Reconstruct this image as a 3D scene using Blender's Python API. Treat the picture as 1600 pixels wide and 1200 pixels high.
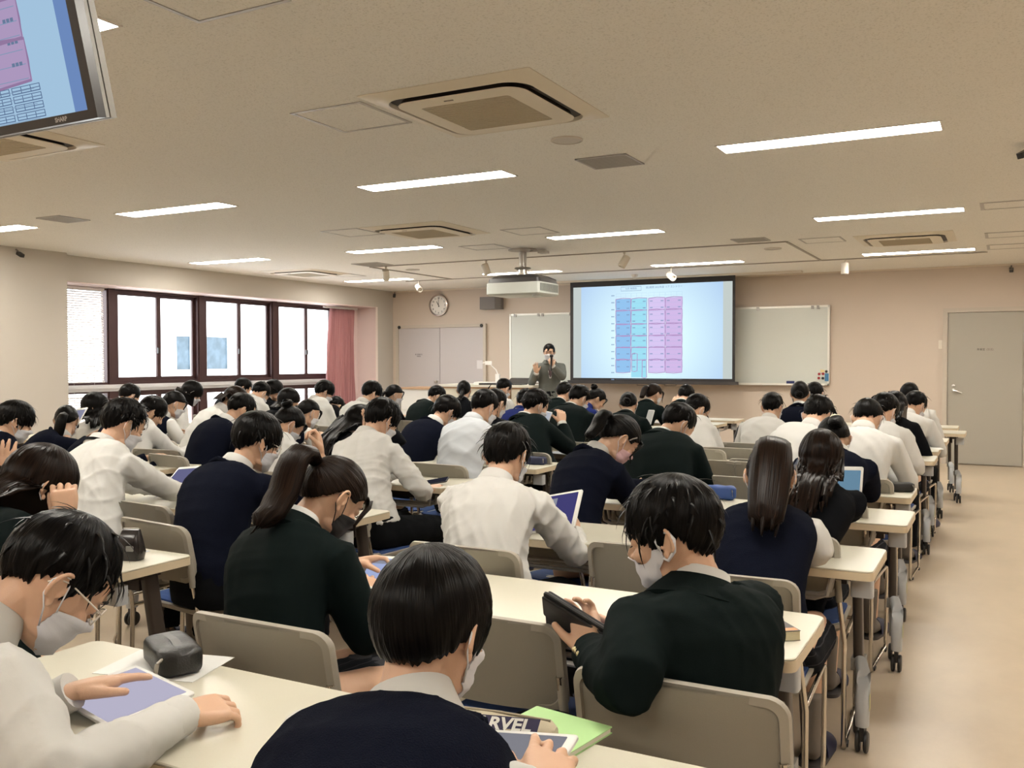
import bpy, bmesh, math, random
import numpy as np
from mathutils import Vector, Matrix
from mathutils.bvhtree import BVHTree
from math import sin, cos, pi, radians, sqrt, atan2

SC = bpy.context.scene
for o in list(bpy.data.objects): bpy.data.objects.remove(o)
COL = SC.collection
random.seed(7)

# ------------------------------------------------------------------ camera
CAMZ = 1.44
def _cam():
    yaw, pitch, roll = radians(28.0933), radians(1.4276), radians(-0.0935)
    f = Vector((-sin(yaw)*cos(pitch), cos(yaw)*cos(pitch), -sin(pitch)))
    r = Vector((cos(yaw), sin(yaw), 0)); u = r.cross(f)
    r2 = r*cos(roll)+u*sin(roll); u2 = r2.cross(f)
    M = Matrix((( r2.x, u2.x, -f.x, 0), (r2.y, u2.y, -f.y, 0), (r2.z, u2.z, -f.z, CAMZ), (0, 0, 0, 1)))
    cd = bpy.data.cameras.new('camera'); c = bpy.data.objects.new('camera', cd); COL.objects.link(c)
    c.matrix_world = M; cd.sensor_width = 36; cd.lens = 1443.45/1600*36; cd.clip_start = .05; cd.clip_end = 200
    SC.camera = c
_cam()
# ------------------------------------------------------------------ world, exposure
w = bpy.data.worlds.new('world'); SC.world = w; w.use_nodes = True
bg = w.node_tree.nodes['Background']; bg.inputs[0].default_value = (0.93, 0.97, 1.0, 1); bg.inputs[1].default_value = 8.0
SC.view_settings.view_transform = 'Standard'; SC.view_settings.look = 'None'
SC.view_settings.gamma = 1.0; SC.view_settings.use_curve_mapping = False
SC.view_settings.exposure = 0.0
SC.cycles.use_denoising = True
SC.cycles.max_bounces = 7; SC.cycles.diffuse_bounces = 4; SC.cycles.glossy_bounces = 3
SC.cycles.transmission_bounces = 4; SC.cycles.transparent_max_bounces = 12
SC.cycles.caustics_reflective = False; SC.cycles.caustics_refractive = False
SC.cycles.sample_clamp_indirect = 6
LAMP = 56.0
LAMP_COL = (1.0, .945, .845)
def portal(name, loc, rot, sx, sy):
    l = bpy.data.lights.new(name, 'AREA'); l.shape = 'RECTANGLE'; l.size = sx; l.size_y = sy
    l.cycles.is_portal = True
    o = bpy.data.objects.new(name, l); COL.objects.link(o); o.location = loc; o.rotation_euler = rot
portal('window_portal', (-10.45, 10.2, 1.4), (0, radians(-90), 0), 2.1, 5.6)

# ------------------------------------------------------------------ materials
MATS = {}
def nt(m): return m.node_tree.nodes, m.node_tree.links
def mat(name, col, rough=.5, metal=0., bump=0., bscale=200., bstretch=None, emis=None, estr=1., var=0., vscale=3., spec=.5, sheen=0., alpha=None, trans=0., coat=0.):
    if name in MATS: return MATS[name]
    m = bpy.data.materials.new(name); m.use_nodes = True; N, L = nt(m); b = N['Principled BSDF']
    b.inputs['Base Color'].default_value = (*col, 1); b.inputs['Roughness'].default_value = rough; b.inputs['Metallic'].default_value = metal
    b.inputs['Specular IOR Level'].default_value = spec
    if sheen: b.inputs['Sheen Weight'].default_value = sheen
    if coat: b.inputs['Coat Weight'].default_value = coat
    if trans: b.inputs['Transmission Weight'].default_value = trans
    if alpha is not None: b.inputs['Alpha'].default_value = alpha
    if emis is not None:
        b.inputs['Emission Color'].default_value = (*emis, 1); b.inputs['Emission Strength'].default_value = estr
    tc = N.new('ShaderNodeTexCoord')
    if bump:
        n = N.new('ShaderNodeTexNoise'); n.inputs['Scale'].default_value = bscale; n.inputs['Detail'].default_value = 3
        mp = N.new('ShaderNodeMapping'); L.new(tc.outputs['Object'], mp.inputs[0]); L.new(mp.outputs[0], n.inputs['Vector'])
        if bstretch: mp.inputs['Scale'].default_value = bstretch
        bp = N.new('ShaderNodeBump'); bp.inputs['Strength'].default_value = bump; bp.inputs['Distance'].default_value = .01
        L.new(n.outputs['Fac'], bp.inputs['Height']); L.new(bp.outputs[0], b.inputs['Normal'])
    if var:
        n = N.new('ShaderNodeTexNoise'); n.inputs['Scale'].default_value = vscale; n.inputs['Detail'].default_value = 4
        L.new(tc.outputs['Object'], n.inputs['Vector'])
        r = N.new('ShaderNodeMapRange'); r.inputs[3].default_value = 1-var; r.inputs[4].default_value = 1+var
        L.new(n.outputs['Fac'], r.inputs[0])
        mx = N.new('ShaderNodeMix'); mx.data_type = 'RGBA'; mx.blend_type = 'MULTIPLY'; mx.inputs[0].default_value = 1
        mx.inputs[6].default_value = (*col, 1); L.new(r.outputs[0], mx.inputs[7]); L.new(mx.outputs[2], b.inputs['Base Color'])
    MATS[name] = m; return m
def emat(name, col, s=1.):
    if name in MATS: return MATS[name]
    m = bpy.data.materials.new(name); m.use_nodes = True; N, L = nt(m); N.remove(N['Principled BSDF'])
    e = N.new('ShaderNodeEmission'); e.inputs[0].default_value = (*col, 1); e.inputs[1].default_value = s
    L.new(e.outputs[0], N['Material Output'].inputs[0]); MATS[name] = m; return m

# ------------------------------------------------------------------ mesh builder
def rot(ax, ang): return Matrix.Rotation(ang, 4, ax)
class MB:
    def __init__(s): s.v = []; s.f = []; s.mi = []; s.m = 0
    def add(s, vs, fs):
        b = len(s.v); s.v += [tuple(p) for p in vs]; s.f += [tuple(i+b for i in f) for f in fs]; s.mi += [s.m]*len(fs); return s
    def box(s, x0, x1, y0, y1, z0, z1, M=None):
        P = [Vector((x, y, z)) for z in (z0, z1) for y in (y0, y1) for x in (x0, x1)]
        if M is not None: P = [M @ p for p in P]
        return s.add(P, [(0, 2, 3, 1), (4, 5, 7, 6), (0, 1, 5, 4), (2, 6, 7, 3), (0, 4, 6, 2), (1, 3, 7, 5)])
    def quad(s, a, b, c, d): return s.add([a, b, c, d], [(0, 1, 2, 3)])
    def loft(s, rings, cap=True, close=True):
        n = len(rings[0]); b = len(s.v)
        for r in rings: s.v += [tuple(p) for p in r]
        F = []
        for k in range(len(rings)-1):
            for i in range(n if close else n-1):
                j = (i+1) % n; F.append((b+k*n+i, b+k*n+j, b+(k+1)*n+j, b+(k+1)*n+i))
        if cap:
            F.append(tuple(b+i for i in reversed(range(n)))); F.append(tuple(b+(len(rings)-1)*n+i for i in range(n)))
        s.f += F; s.mi += [s.m]*len(F); return s
    def tube(s, pts, r, n=8, cap=True):
        pts = [Vector(p) for p in pts]; K = len(pts); rs = r if isinstance(r, (list, tuple)) else [r]*K
        t0 = (pts[1]-pts[0]).normalized(); up = Vector((0, 0, 1)) if abs(t0.z) < .9 else Vector((1, 0, 0))
        x = t0.cross(up).normalized(); rings = []
        for k in range(K):
            t = (pts[min(k+1, K-1)]-pts[max(k-1, 0)]).normalized()
            x = (x-t*x.dot(t)).normalized(); y = t.cross(x)
            q = rs[k]; qa, qb = q if isinstance(q, tuple) else (q, q)
            rings.append([pts[k]+x*cos(2*pi*i/n)*qa+y*sin(2*pi*i/n)*qb for i in range(n)])
        return s.loft(rings, cap)
    def lathe(s, prof, n=16, M=None, cap=True):
        rings = [[Vector((r*cos(2*pi*i/n), r*sin(2*pi*i/n), z)) for i in range(n)] for r, z in prof]
        if M is not None: rings = [[M @ p for p in r] for r in rings]
        return s.loft(rings, cap)
    def prism(s, poly, z0, z1, M=None, ch=0.):
        a = [Vector((x, y, z0)) for x, y in poly]; b = [Vector((x, y, z1)) for x, y in poly]
        rings = [a, b]
        if ch:
            cx = sum(p[0] for p in poly)/len(poly); cy = sum(p[1] for p in poly)/len(poly)
            def sh(z):
                out = []
                for x, y in poly:
                    d = Vector((x-cx, y-cy)); out.append(Vector((x-math.copysign(min(ch, abs(d.x)), d.x) , y-math.copysign(min(ch, abs(d.y)), d.y), z)))
                return out
            rings = [sh(z0), [Vector((x, y, z0+ch)) for x, y in poly], [Vector((x, y, z1-ch)) for x, y in poly], sh(z1)]
        if M is not None: rings = [[M @ p for p in r] for r in rings]
        return s.loft(rings, True)
    def ell(s, c, r, M=None, nu=14, nv=9):
        rings = []
        for k in range(1, nv):
            t = pi*k/nv; rings.append([Vector((r[0]*sin(t)*cos(2*pi*i/nu), r[1]*sin(t)*sin(2*pi*i/nu), -r[2]*cos(t))) for i in range(nu)])
        c = Vector(c); R = M if M is not None else Matrix.Identity(3)
        return s.loft([[c+R @ p for p in q] for q in rings], True)
    def mesh(s, name):
        me = bpy.data.meshes.new(name); me.from_pydata(s.v, [], s.f); me.update()
        return me
def rrect(w, h, r, n=5, cx=0, cy=0):
    P = []
    for (sx, sy, a0) in ((1, 1, 0), (-1, 1, 90), (-1, -1, 180), (1, -1, 270)):
        for k in range(n+1):
            a = radians(a0+90*k/n); P.append((cx+sx*(w/2-r)+r*cos(a), cy+sy*(h/2-r)+r*sin(a)))
    return P
def setsmooth(me, ang=None):
    me.polygons.foreach_set('use_smooth', [True]*len(me.polygons))
    if ang is not None: me.set_sharp_from_angle(angle=radians(ang))
def link(name, me, m=None, parent=None, loc=None, M=None, smooth=0):
    o = bpy.data.objects.new(name, me); COL.objects.link(o)
    if m is not None and not me.materials:
        for q in (m if isinstance(m, (list, tuple)) else [m]): me.materials.append(q)
    if parent is not None: o.parent = parent
    if loc is not None: o.location = loc
    if M is not None: o.matrix_local = M
    return o
def obj(name, mb, m, parent=None, smooth=None, loc=None, M=None):
    me = mb.mesh(name)
    if isinstance(m, (list, tuple)):
        for q in m: me.materials.append(q)
        me.polygons.foreach_set('material_index', mb.mi)
    else: me.materials.append(m)
    if smooth is not None: setsmooth(me, smooth)
    return link(name, me, None, parent, loc, M)
def tag(o, label=None, cat=None, group=None, kind=None):
    if label: o['label'] = label
    if cat: o['category'] = cat
    if group: o['group'] = group
    if kind: o['kind'] = kind
    return o
def thing(name, label, cat, loc=(0, 0, 0), rz=0., group=None):
    o = bpy.data.objects.new(name, None); COL.objects.link(o); o.location = loc; o.rotation_euler = (0, 0, rz); o.empty_display_size = .1
    return tag(o, label, cat, group)
def struct(name, mb, m, parent=None, smooth=None):
    o = obj(name, mb, m, parent, smooth)
    if parent is None: o['kind'] = 'structure'
    return o
def dup(root, loc, rz=None, label=None, group=None):
    r = root.copy(); COL.objects.link(r); r.location = loc
    if rz is not None: r.rotation_euler = (0, 0, rz)
    if label: r['label'] = label
    if group: r['group'] = group
    for ch in list(root.children):
        c = ch.copy(); COL.objects.link(c); c.parent = r
        for g in list(ch.children):
            d = g.copy(); COL.objects.link(d); d.parent = c
    return r
def text_mesh(body, size, name='lettering', ext=0.0, align='CENTER', shear=0., bold=0.):
    cu = bpy.data.curves.new(name, 'FONT'); cu.body = body; cu.size = size; cu.align_x = align; cu.align_y = 'CENTER'; cu.extrude = ext; cu.shear = shear; cu.offset = bold
    o = bpy.data.objects.new(name, cu); COL.objects.link(o)
    dg = bpy.context.evaluated_depsgraph_get(); me = bpy.data.meshes.new_from_object(o.evaluated_get(dg)); me.name = name
    bpy.data.objects.remove(o); bpy.data.curves.remove(cu); me.materials.clear(); return me
XZ = Matrix(((1, 0, 0, 0), (0, 0, -1, 0), (0, 1, 0, 0), (0, 0, 0, 1)))   # local xy -> world xz, front towards -y
def T(x, y, z): return Matrix.Translation((x, y, z))
# ================================================================== ROOM
H = 2.74; YB = 14.2; XL = -10.1; XR = 3.5; YN = -2.6
def m_ceiling():
    m = mat('ceiling_board', (.74, .68, .58), .85); N, L = nt(m); b = N['Principled BSDF']
    tc = N.new('ShaderNodeTexCoord'); n = N.new('ShaderNodeTexNoise'); n.inputs['Scale'].default_value = 95; n.inputs['Detail'].default_value = 4; n.inputs['Roughness'].default_value = .7
    L.new(tc.outputs['Object'], n.inputs['Vector'])
    r = N.new('ShaderNodeValToRGB'); r.color_ramp.elements[0].position = .34; r.color_ramp.elements[1].position = .47
    r.color_ramp.elements[0].color = (.70, .685, .63, 1); r.color_ramp.elements[1].color = (.885, .87, .82, 1)
    L.new(n.outputs['Fac'], r.inputs[0]); L.new(r.outputs[0], b.inputs['Base Color'])
    bp = N.new('ShaderNodeBump'); bp.inputs['Strength'].default_value = .35; bp.inputs['Distance'].default_value = .004
    L.new(n.outputs['Fac'], bp.inputs['Height']); L.new(bp.outputs[0], b.inputs['Normal']); return m
def m_floor():
    m = mat('floor_vinyl', (.60, .46, .33), .28); N, L = nt(m); b = N['Principled BSDF']
    tc = N.new('ShaderNodeTexCoord'); n = N.new('ShaderNodeTexNoise'); n.inputs['Scale'].default_value = 2.2; n.inputs['Detail'].default_value = 7; n.inputs['Roughness'].default_value = .62
    mp = N.new('ShaderNodeMapping'); mp.inputs['Scale'].default_value = (1.6, 1, 1)
    L.new(tc.outputs['Object'], mp.inputs[0]); L.new(mp.outputs[0], n.inputs['Vector'])
    r = N.new('ShaderNodeValToRGB'); r.color_ramp.elements[0].position = .3; r.color_ramp.elements[1].position = .72
    r.color_ramp.elements[0].color = (.40, .32, .23, 1); r.color_ramp.elements[1].color = (.50, .41, .305, 1)
    L.new(n.outputs['Fac'], r.inputs[0]); L.new(r.outputs[0], b.inputs['Base Color'])
    r2 = N.new('ShaderNodeMapRange'); r2.inputs[3].default_value = .22; r2.inputs[4].default_value = .42; L.new(n.outputs['Fac'], r2.inputs[0]); L.new(r2.outputs[0], b.inputs['Roughness'])
    return m
MWALL = mat('wall_paper_peach', (.56, .475, .40), .75, bump=.12, bscale=500)
MPIER = mat('wall_paper_pale', (.51, .47, .42), .75, bump=.12, bscale=500)
MREV = mat('reveal_paint', (.74, .60, .58), .6)
struct('floor', MB().box(XL-.6, XR+.1, YN-.1, YB+.1, -.1, 0), m_floor())
struct('ceiling', MB().box(XL-.7, XR+.1, YN-.1, YB+.1, H, H+.12), m_ceiling())
struct('wall_back', MB().box(XL-.7, XR+.1, YB, YB+.15, 0, H), MWALL)
struct('wall_right', MB().box(XR, XR+.15, YN, YB, 0, H), MWALL)
struct('wall_near', MB().box(XL-.7, XR+.1, YN-.15, YN, 0, H), MWALL)
pier = MB().box(XL-.75, -9.9, YN, 7.26, 0, H)
struct('wall_left', pier, MPIER)
WA, WB_, ZT = 7.26, 13.69, 2.425
up = MB().box(XL-.75, XL, WA, WB_, ZT, H); up.box(XL-.75, XL, WB_, YB, 0, H); up.box(XL-.75, XL-.30, WA, WB_, 0, .32)
struct('wall_left.001', up, MPIER)
rv = MB().box(XL-.70, XL+.002, WB_-.012, WB_-.001, .32, ZT-.002); rv.box(XL-.7, XL+.001, WA+.001, WB_-.012, ZT-.014, ZT-.002); rv.box(XL-.7, XL-.28, WA, WB_, .32, .345)
struct('trim_1', rv, MREV)
struct('trim_2', MB().box(XL, XL+.012, WB_-.03, WB_+.02, 0, ZT), mat('corner_bead', (.86, .76, .70), .6))
bb = mat('baseboard_vinyl', (.42, .33, .25), .5)
struct('baseboard_back', MB().box(XL, -.79, YB-.008, YB, 0, .07).box(.31, XR, YB-.008, YB, 0, .07), bb)
struct('baseboard_left', MB().box(-9.9, -9.892, YN, 7.26, 0, .07), bb)
struct('trim_3', MB().box(XL, XR, YB-.02, YB, H-.022, H), mat('cornice', (.70, .62, .52), .6))

# ---- windows: dark brown aluminium, upper row of sliding pairs and lower row
MFR = mat('brown_aluminium', (.055, .024, .024), .38, .25)
MSILL = mat('sill_aluminium', (.75, .75, .78), .35, .6)
def m_glass():
    m = bpy.data.materials.new('window_glass'); m.use_nodes = True; N, L = nt(m); N.remove(N['Principled BSDF'])
    t = N.new('ShaderNodeBsdfTransparent'); t.inputs[0].default_value = (.96, .98, .98, 1); g = N.new('ShaderNodeBsdfGlossy'); g.inputs[1].default_value = .02
    lw = N.new('ShaderNodeLayerWeight'); lw.inputs[0].default_value = .08; mx = N.new('ShaderNodeMixShader')
    mr = N.new('ShaderNodeMath'); mr.operation = 'MULTIPLY'; mr.inputs[1].default_value = .5
    L.new(lw.outputs['Fresnel'], mr.inputs[0]); L.new(mr.outputs[0], mx.inputs[0]); L.new(t.outputs[0], mx.inputs[1]); L.new(g.outputs[0], mx.inputs[2])
    L.new(mx.outputs[0], N['Material Output'].inputs[0]); return m
MGLASS = m_glass(); XW = -10.55
def bar_frame(mb, x0, x1, y0, y1, z0, z1, t, tb=None):
    tb = tb or t
    mb.box(x0, x1, y0, y0+t, z0, z1); mb.box(x0, x1, y1-t, y1, z0, z1); mb.box(x0, x1, y0+t, y1-t, z0, z0+tb); mb.box(x0, x1, y0+t, y1-t, z1-t, z1)
def window(i, y0, y1, z0, z1, split):
    e = bpy.data.objects.new('window_%d' % i, None); COL.objects.link(e); e['kind'] = 'structure'; e.location = (XW, (y0+y1)/2, z0)
    def P(name, mb, m): 
        mb.v = [(a-XW, b-(y0+y1)/2, c-z0) for a, b, c in mb.v]; return obj(name, mb, m, e)
    f = MB(); bar_frame(f, XW-.06, XW+.05, y0, y1, z0, z1, .022, .05 if split == 2 else .03); P('frame', f, MFR)
    ym = (y0+y1)/2
    if split:
        for k, (a, b) in enumerate(((y0+.02, ym+.03), (ym+.035, y1-.02))):
            dx = .018 if k == 0 else -.022
            s = MB(); bar_frame(s, XW+dx-.016, XW+dx+.016, a, b, z0+.035, z1-.02, .05, .06); so = P('sash', s, MFR)
            g = MB().box(XW+dx-.003, XW+dx+.003, a+.04, b-.04, z0+.08, z1-.06); g.v = [(p-XW, q-ym, r-z0) for p, q, r in g.v]; obj('pane', g, MGLASS, so)
        if split == 2:
            l = MB().box(XW+.034, XW+.06, ym-.02, ym+.02, z0+.42, z0+.50); P('sash_lock', l, mat('lock_dark', (.03, .025, .025), .4))
    else:
        g = MB().box(XW-.003, XW+.003, y0+.02, y1-.02, z0+.03, z1-.02); P('pane', g, MGLASS)
bays = [(7.27, 8.30, 0), (8.40, 9.86, 2), (9.96, 11.41, 2), (11.52, 12.98, 2)]
for i, (a, b, sp) in enumerate(bays): window(i+1, a, b, 1.135, ZT-.02, sp)
for i, (a, b, sp) in enumerate(bays): window(i+5, a, b, .35, 1.045, 1 if sp else 0)
mu = MB()
for a, b in ((8.30, 8.40), (9.86, 9.96), (11.41, 11.52), (12.98, 13.10)): mu.box(XW-.07, XW+.065, a, b, .345, ZT-.014)
struct('trim_4', mu, MFR)
struct('trim_5', MB().box(XW-.08, XW+.075, WA+.005, 12.98, 1.045, 1.085).box(XW-.08, XW+.12, WA+.005, 12.98, 1.085, 1.135), MSILL)
struct('wall_left.002', MB().box(XW-.1, XW+.03, 13.10, WB_-.012, .32, ZT-.014), MREV)

# ---- blind in the first bay (slats a few pixels high: one part)
MBL = mat('blind_slat', (.86, .84, .85), .6)
bl = thing('venetian_blind', 'white venetian blind lowered over the window bay beside the wall pier', 'blind', (XW+.045, 7.775, 0))
sl = MB()
for k in range(40):
    z = 1.20+k*.03; M = T(0, 0, z) @ rot('Y', radians(62)); sl.box(-.012, .012, -.455, .455, -.0006, .0006, M)
for k in range(20):
    z = .40+k*.03; M = T(0, 0, z) @ rot('Y', radians(62)); sl.box(-.012, .012, -.455, .455, -.0006, .0006, M)
tag(obj('slats', sl, MBL, bl), kind='stuff')
obj('headrail', MB().box(-.02, .02, -.46, .46, 2.375, 2.405), MBL, bl)
obj('bottom_rail', MB().box(-.014, .014, -.455, .455, 1.165, 1.18), MBL, bl)
for y in (-.3, 0, .3): obj('ladder_cord', MB().tube([(.014, y, .4), (.014, y, 2.38)], .0015, 5), mat('cord', (.6, .58, .58), .7), bl)

# ---- curtain
def curtain():
    t = thing('curtain', 'gathered dusty rose curtain at the end of the windows', 'curtain', (-10.36, 12.95, 0))
    n = 120; rings = []
    for k in range(14):
        z = .12+(2.36-.12)*k/13; u = k/13; r = []
        wl = .38-.10*u**2 + .06*(1-u)
        for i in range(n+1):
            s = i/n; y = (-wl*.92 if True else 0) + s*(wl*.92+.43)
            a = .024+.010*sin(s*9+1); d = a*sin(s*2*pi*11+.6*sin(z*2+s*7))+.012*sin(s*31+z*3)
            r.append(Vector((d, y+.01*sin(z*3+s*20), z)))
        rings.append(r)
    mb = MB()
    for k in range(13):
        for i in range(n): mb.quad(rings[k][i], rings[k][i+1], rings[k+1][i+1], rings[k+1][i])
    me = mb.mesh('fabric'); bm = bmesh.new(); bm.from_mesh(me); bmesh.ops.remove_doubles(bm, verts=bm.verts, dist=1e-5)
    bm.to_mesh(me); bm.free(); setsmooth(me)
    m = mat('curtain_rose', (.36, .155, .16), .8, sheen=.3, bump=.1, bscale=400); o = link('fabric', me, m, t)
    so = o.modifiers.new('thick', 'SOLIDIFY'); so.thickness = .003
    obj('rail', MB().box(-.02, .02, -.42, .5, 2.365, 2.395), mat('rail_white', (.7, .68, .66), .5), t)
curtain()

# ---- what stands outside the windows: a pale block with two dark windows, and a parapet
MFAC = mat('facade_white', (.82, .81, .80), .8)
def m_painted_reflection():
    m = mat('facade_glass_painted_reflection', (.06, .10, .15), .25); N, L = nt(m); b = N['Principled BSDF']  # trees mirrored in the panes are painted in as blue-green noise colour
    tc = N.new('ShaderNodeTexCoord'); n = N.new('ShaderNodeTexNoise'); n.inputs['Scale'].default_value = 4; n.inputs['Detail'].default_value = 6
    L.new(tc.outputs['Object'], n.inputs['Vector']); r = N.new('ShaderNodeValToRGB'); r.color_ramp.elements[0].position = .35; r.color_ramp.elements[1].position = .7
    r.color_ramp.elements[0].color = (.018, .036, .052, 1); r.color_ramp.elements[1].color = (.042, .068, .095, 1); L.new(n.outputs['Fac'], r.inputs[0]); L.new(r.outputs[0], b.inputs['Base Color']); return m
bd = thing('neighbouring_building', 'overexposed white building with two bluish windows seen through the glass', 'building', (-26, 24, -4))
fc = MB(); ys = [8, 23.38, 24.16, 24.8, 25.98, 70]
for k in range(5):
    if k in (1, 3): fc.box(-.4, 0, ys[k]-24, ys[k+1]-24, 0, 5.10); fc.box(-.4, 0, ys[k]-24, ys[k+1]-24, 6.40, 14)
    else: fc.box(-.4, 0, ys[k]-24, ys[k+1]-24, 0, 14)
obj('wall', fc, MFAC, bd)
for a, b in ((23.38, 24.16), (24.8, 25.98)):
    wn = MB(); bar_frame(wn, -.16, -.08, a-24, b-24, 5.10, 6.40, .05); wo = obj('window_frame', wn, mat('frame_white', (.8, .8, .8), .5), bd)
    obj('pane', MB().box(-.14, -.13, a-24+.04, b-24-.04, 5.13, 6.37), m_painted_reflection(), wo)
pp = thing('balcony_parapet', 'pale pink parapet outside the lower window panes', 'parapet', (-12.2, 10, 0))
obj('wall', MB().box(-.15, 0, -5, 12, -.6, .72), mat('parapet_pink', (.80, .60, .56), .8), pp)
obj('coping', MB().box(-.19, .04, -5, 12, .72, .77), MFAC, pp)
obj('balcony_slab', MB().box(.0, 1.42, -5, 12, -.7, -.6), MFAC, pp)

# ---- doors on the back wall
MDOOR = mat('door_paint', (.36, .335, .285), .5, bump=.05, bscale=300); MDFR = mat('door_frame_paint', (.50, .44, .37), .5)
MST = mat('brushed_steel', (.55, .53, .5), .3, 1.); MBK = mat('black_plastic', (.012, .012, .012), .4); MINK = mat('sign_ink', (.03, .025, .02), .6)
MINK2 = mat('sign_ink_grey', (.17, .14, .11), .6)
d2 = bpy.data.objects.new('door_2', None); COL.objects.link(d2); d2['kind'] = 'structure'; d2.location = (-.25, YB, 0)
f = MB(); f.box(-.52, -.46, -.05, 0, 0, 2.16); f.box(.47, .53, -.05, 0, 0, 2.16); f.box(-.46, .47, -.05, 0, 2.10, 2.16); obj('frame', f, MDFR, d2)
lf = obj('door_leaf', MB().box(-.455, .465, -.03, -.002, .012, 2.095), MDOOR, d2)
MH = T(-.38, -.03, 0)
obj('keyhole', MB().lathe([(.022, 0), (.022, .01), (.017, .014)], 14, T(-.38, -.03, 1.085) @ rot('X', radians(90))), MST, lf, 40)
hd = MB().lathe([(.026, 0), (.026, .012), (.012, .016), (.012, .05)], 14, T(-.38, -.03, 1.02) @ rot('X', radians(90)))
hd.tube([(-.38, -.075, 1.02), (-.34, -.08, 1.015), (-.27, -.078, .985)], [.011, .011, .009], 8); obj('lever_handle', hd, MST, lf, 40)
for z in (.35, 1.05, 1.75): obj('hinge', MB().tube([(.468, -.036, z-.06), (.468, -.036, z+.06)], .009, 8), MST, d2)
o = link('sign', text_mesh('準備室', .034), MINK, lf, M=T(-.045, -.0315, 1.585) @ XZ); o = link('sign', text_mesh('(放送)', .034), MINK2, lf, M=T(.065, -.0315, 1.585) @ XZ)
d1 = bpy.data.objects.new('door_1', None); COL.objects.link(d1); d1['kind'] = 'structure'; d1.location = (-9.04, YB, 0)
MDD = mat('door_lavender_grey', (.48, .445, .445), .55, bump=.04, bscale=300)
f = MB(); f.box(-.96, -.905, -.05, 0, 0, 2.10); f.box(.905, .96, -.05, 0, 0, 2.10); f.box(-.905, .905, -.05, 0, 2.045, 2.10); obj('frame', f, MDFR, d1)
l1 = obj('door_leaf', MB().box(-.90, -.004, -.035, -.002, .012, 2.04), MDD, d1); l2 = obj('door_leaf', MB().box(.004, .90, -.035, -.002, .012, 2.04), MDD, d1)
for s, p in ((-1, l1), (1, l2)): obj('pivot_knob', MB().lathe([(.03, 0), (.03, .015), (.02, .02)], 12, T(s*.88, -.05, 2.065) @ rot('X', radians(90))), MBK, d1, 40)
obj('door_knob', MB().lathe([(.03, 0), (.03, .008), (.014, .012), (.014, .035), (.027, .045), (.027, .06), (.01, .068)], 14, T(-.07, -.035, 1.07) @ rot('X', radians(90))), MST, l1, 40)
link('sign', text_mesh('第2視聴覚室', .03), MINK, l1, M=T(-.46, -.0365, 1.56) @ XZ); link('sign', text_mesh('準備室', .03), MINK, l1, M=T(-.46, -.0365, 1.527) @ XZ)
obj('switch_plate', MB().prism(rrect(.05, .12, .008, 3), 0, .008, T(-.80, YB, 1.66) @ XZ), mat('switch_ivory', (.7, .64, .55), .4))
tag(bpy.data.objects['switch_plate'], 'small ivory switch plate on the wall beside the single door', 'switch')

# ---- ceiling lights
MLE = emat('lamp_diffuser', LAMP_COL, LAMP); MLF = mat('lamp_frame', (.8, .76, .7), .5)
def lamp0():
    t = thing('ceiling_light', '', 'light')
    f = MB(); f.box(-.625, .625, -.115, -.105, -.006, -.0005); f.box(-.625, .625, .105, .115, -.006, -.0005); f.box(-.625, -.612, -.105, .105, -.006, -.0005); f.box(.612, .625, -.105, .105, -.006, -.0005)
    obj('frame', f, MLF, t); obj('diffuser', MB().box(-.612, .612, -.105, .105, -.004, -.0008), MLE, t); return t
L0 = lamp0(); first = True
cn = {1.77: 'right of the picture over the aisle', -.94: 'in the column nearest the right wall', -3.65: 'in the second column from the right', -6.29: 'in the third column from the right', -8.88: 'in the column nearest the windows'}
rn = {12.09: 'over the front of the room', 8.86: 'over the middle rows', 5.65: 'over the near rows', 2.36: 'by the television', -.9: 'behind the camera'}
for y in rn:
    for x in cn:
        if y == 2.36 and x > -2: lab = 'ceiling strip light almost above the camera, %s' % cn[x]
        else: lab = 'ceiling strip light %s %s' % (rn[y], cn[x])
        if first: L0.location = (x, y, H); L0['label'] = lab; L0['group'] = 'ceiling strip lights'; first = False
        else: dup(L0, (x, y, H), label=lab, group='ceiling strip lights')

# ---- ceiling air conditioners
MAC = mat('ac_white', (.78, .72, .60), .45); MACG = mat('ac_grill', (.46, .40, .29), .6); MSLOT = mat('ac_slot', (.02, .016, .013), .5)
def ac0():
    t = thing('ceiling_air_conditioner', '', 'air conditioner')
    def ring(hs, r, z): return [Vector((x, y, z)) for x, y in rrect(2*hs, 2*hs, r, 8)]
    p = MB(); p.loft([ring(.475, .01, -.0005), ring(.475, .01, -.004), ring(.465, .015, -.006), ring(.42, .11, -.010), ring(.405, .12, -.022), ring(.395, .12, -.024), ring(.392, .12, -.004)], False); obj('panel', p, MAC, t, 35)
    s = MB(); s.loft([ring(.394, .12, -.003), ring(.342, .10, -.003), ring(.350, .10, -.030)], False); obj('air_slot', s, MSLOT, t)
    i = MB(); i.loft([ring(.345, .10, -.026), ring(.356, .10, -.030), ring(.354, .098, -.034), ring(.25, .02, -.038)], False); obj('inner_panel', i, MAC, t, 35)
    g = MB().box(-.25, .25, -.25, .25, -.036, -.0375); go = obj('intake_grill', g, MACG, t)
    b = MB()
    for k in range(23): y = -.24+k*.0218; b.box(-.245, .245, y-.004, y+.004, -.0395, -.0375)
    tag(obj('grill_bar', b, MACG, go), kind='stuff')
    for q in range(4):
        M = rot('Z', q*pi/2); obj('louvre', MB().box(-.22, .22, .355, .388, -.012, -.008, M @ T(0, 0, 0)), mat('ac_louvre', (.05, .043, .035), .5), t)
    obj('maker_mark', MB().box(-.075, -.025, -.305, -.297, -.0395, -.0360), mat('ac_mark', (.3, .27, .22), .6), t)
    return t
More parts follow.
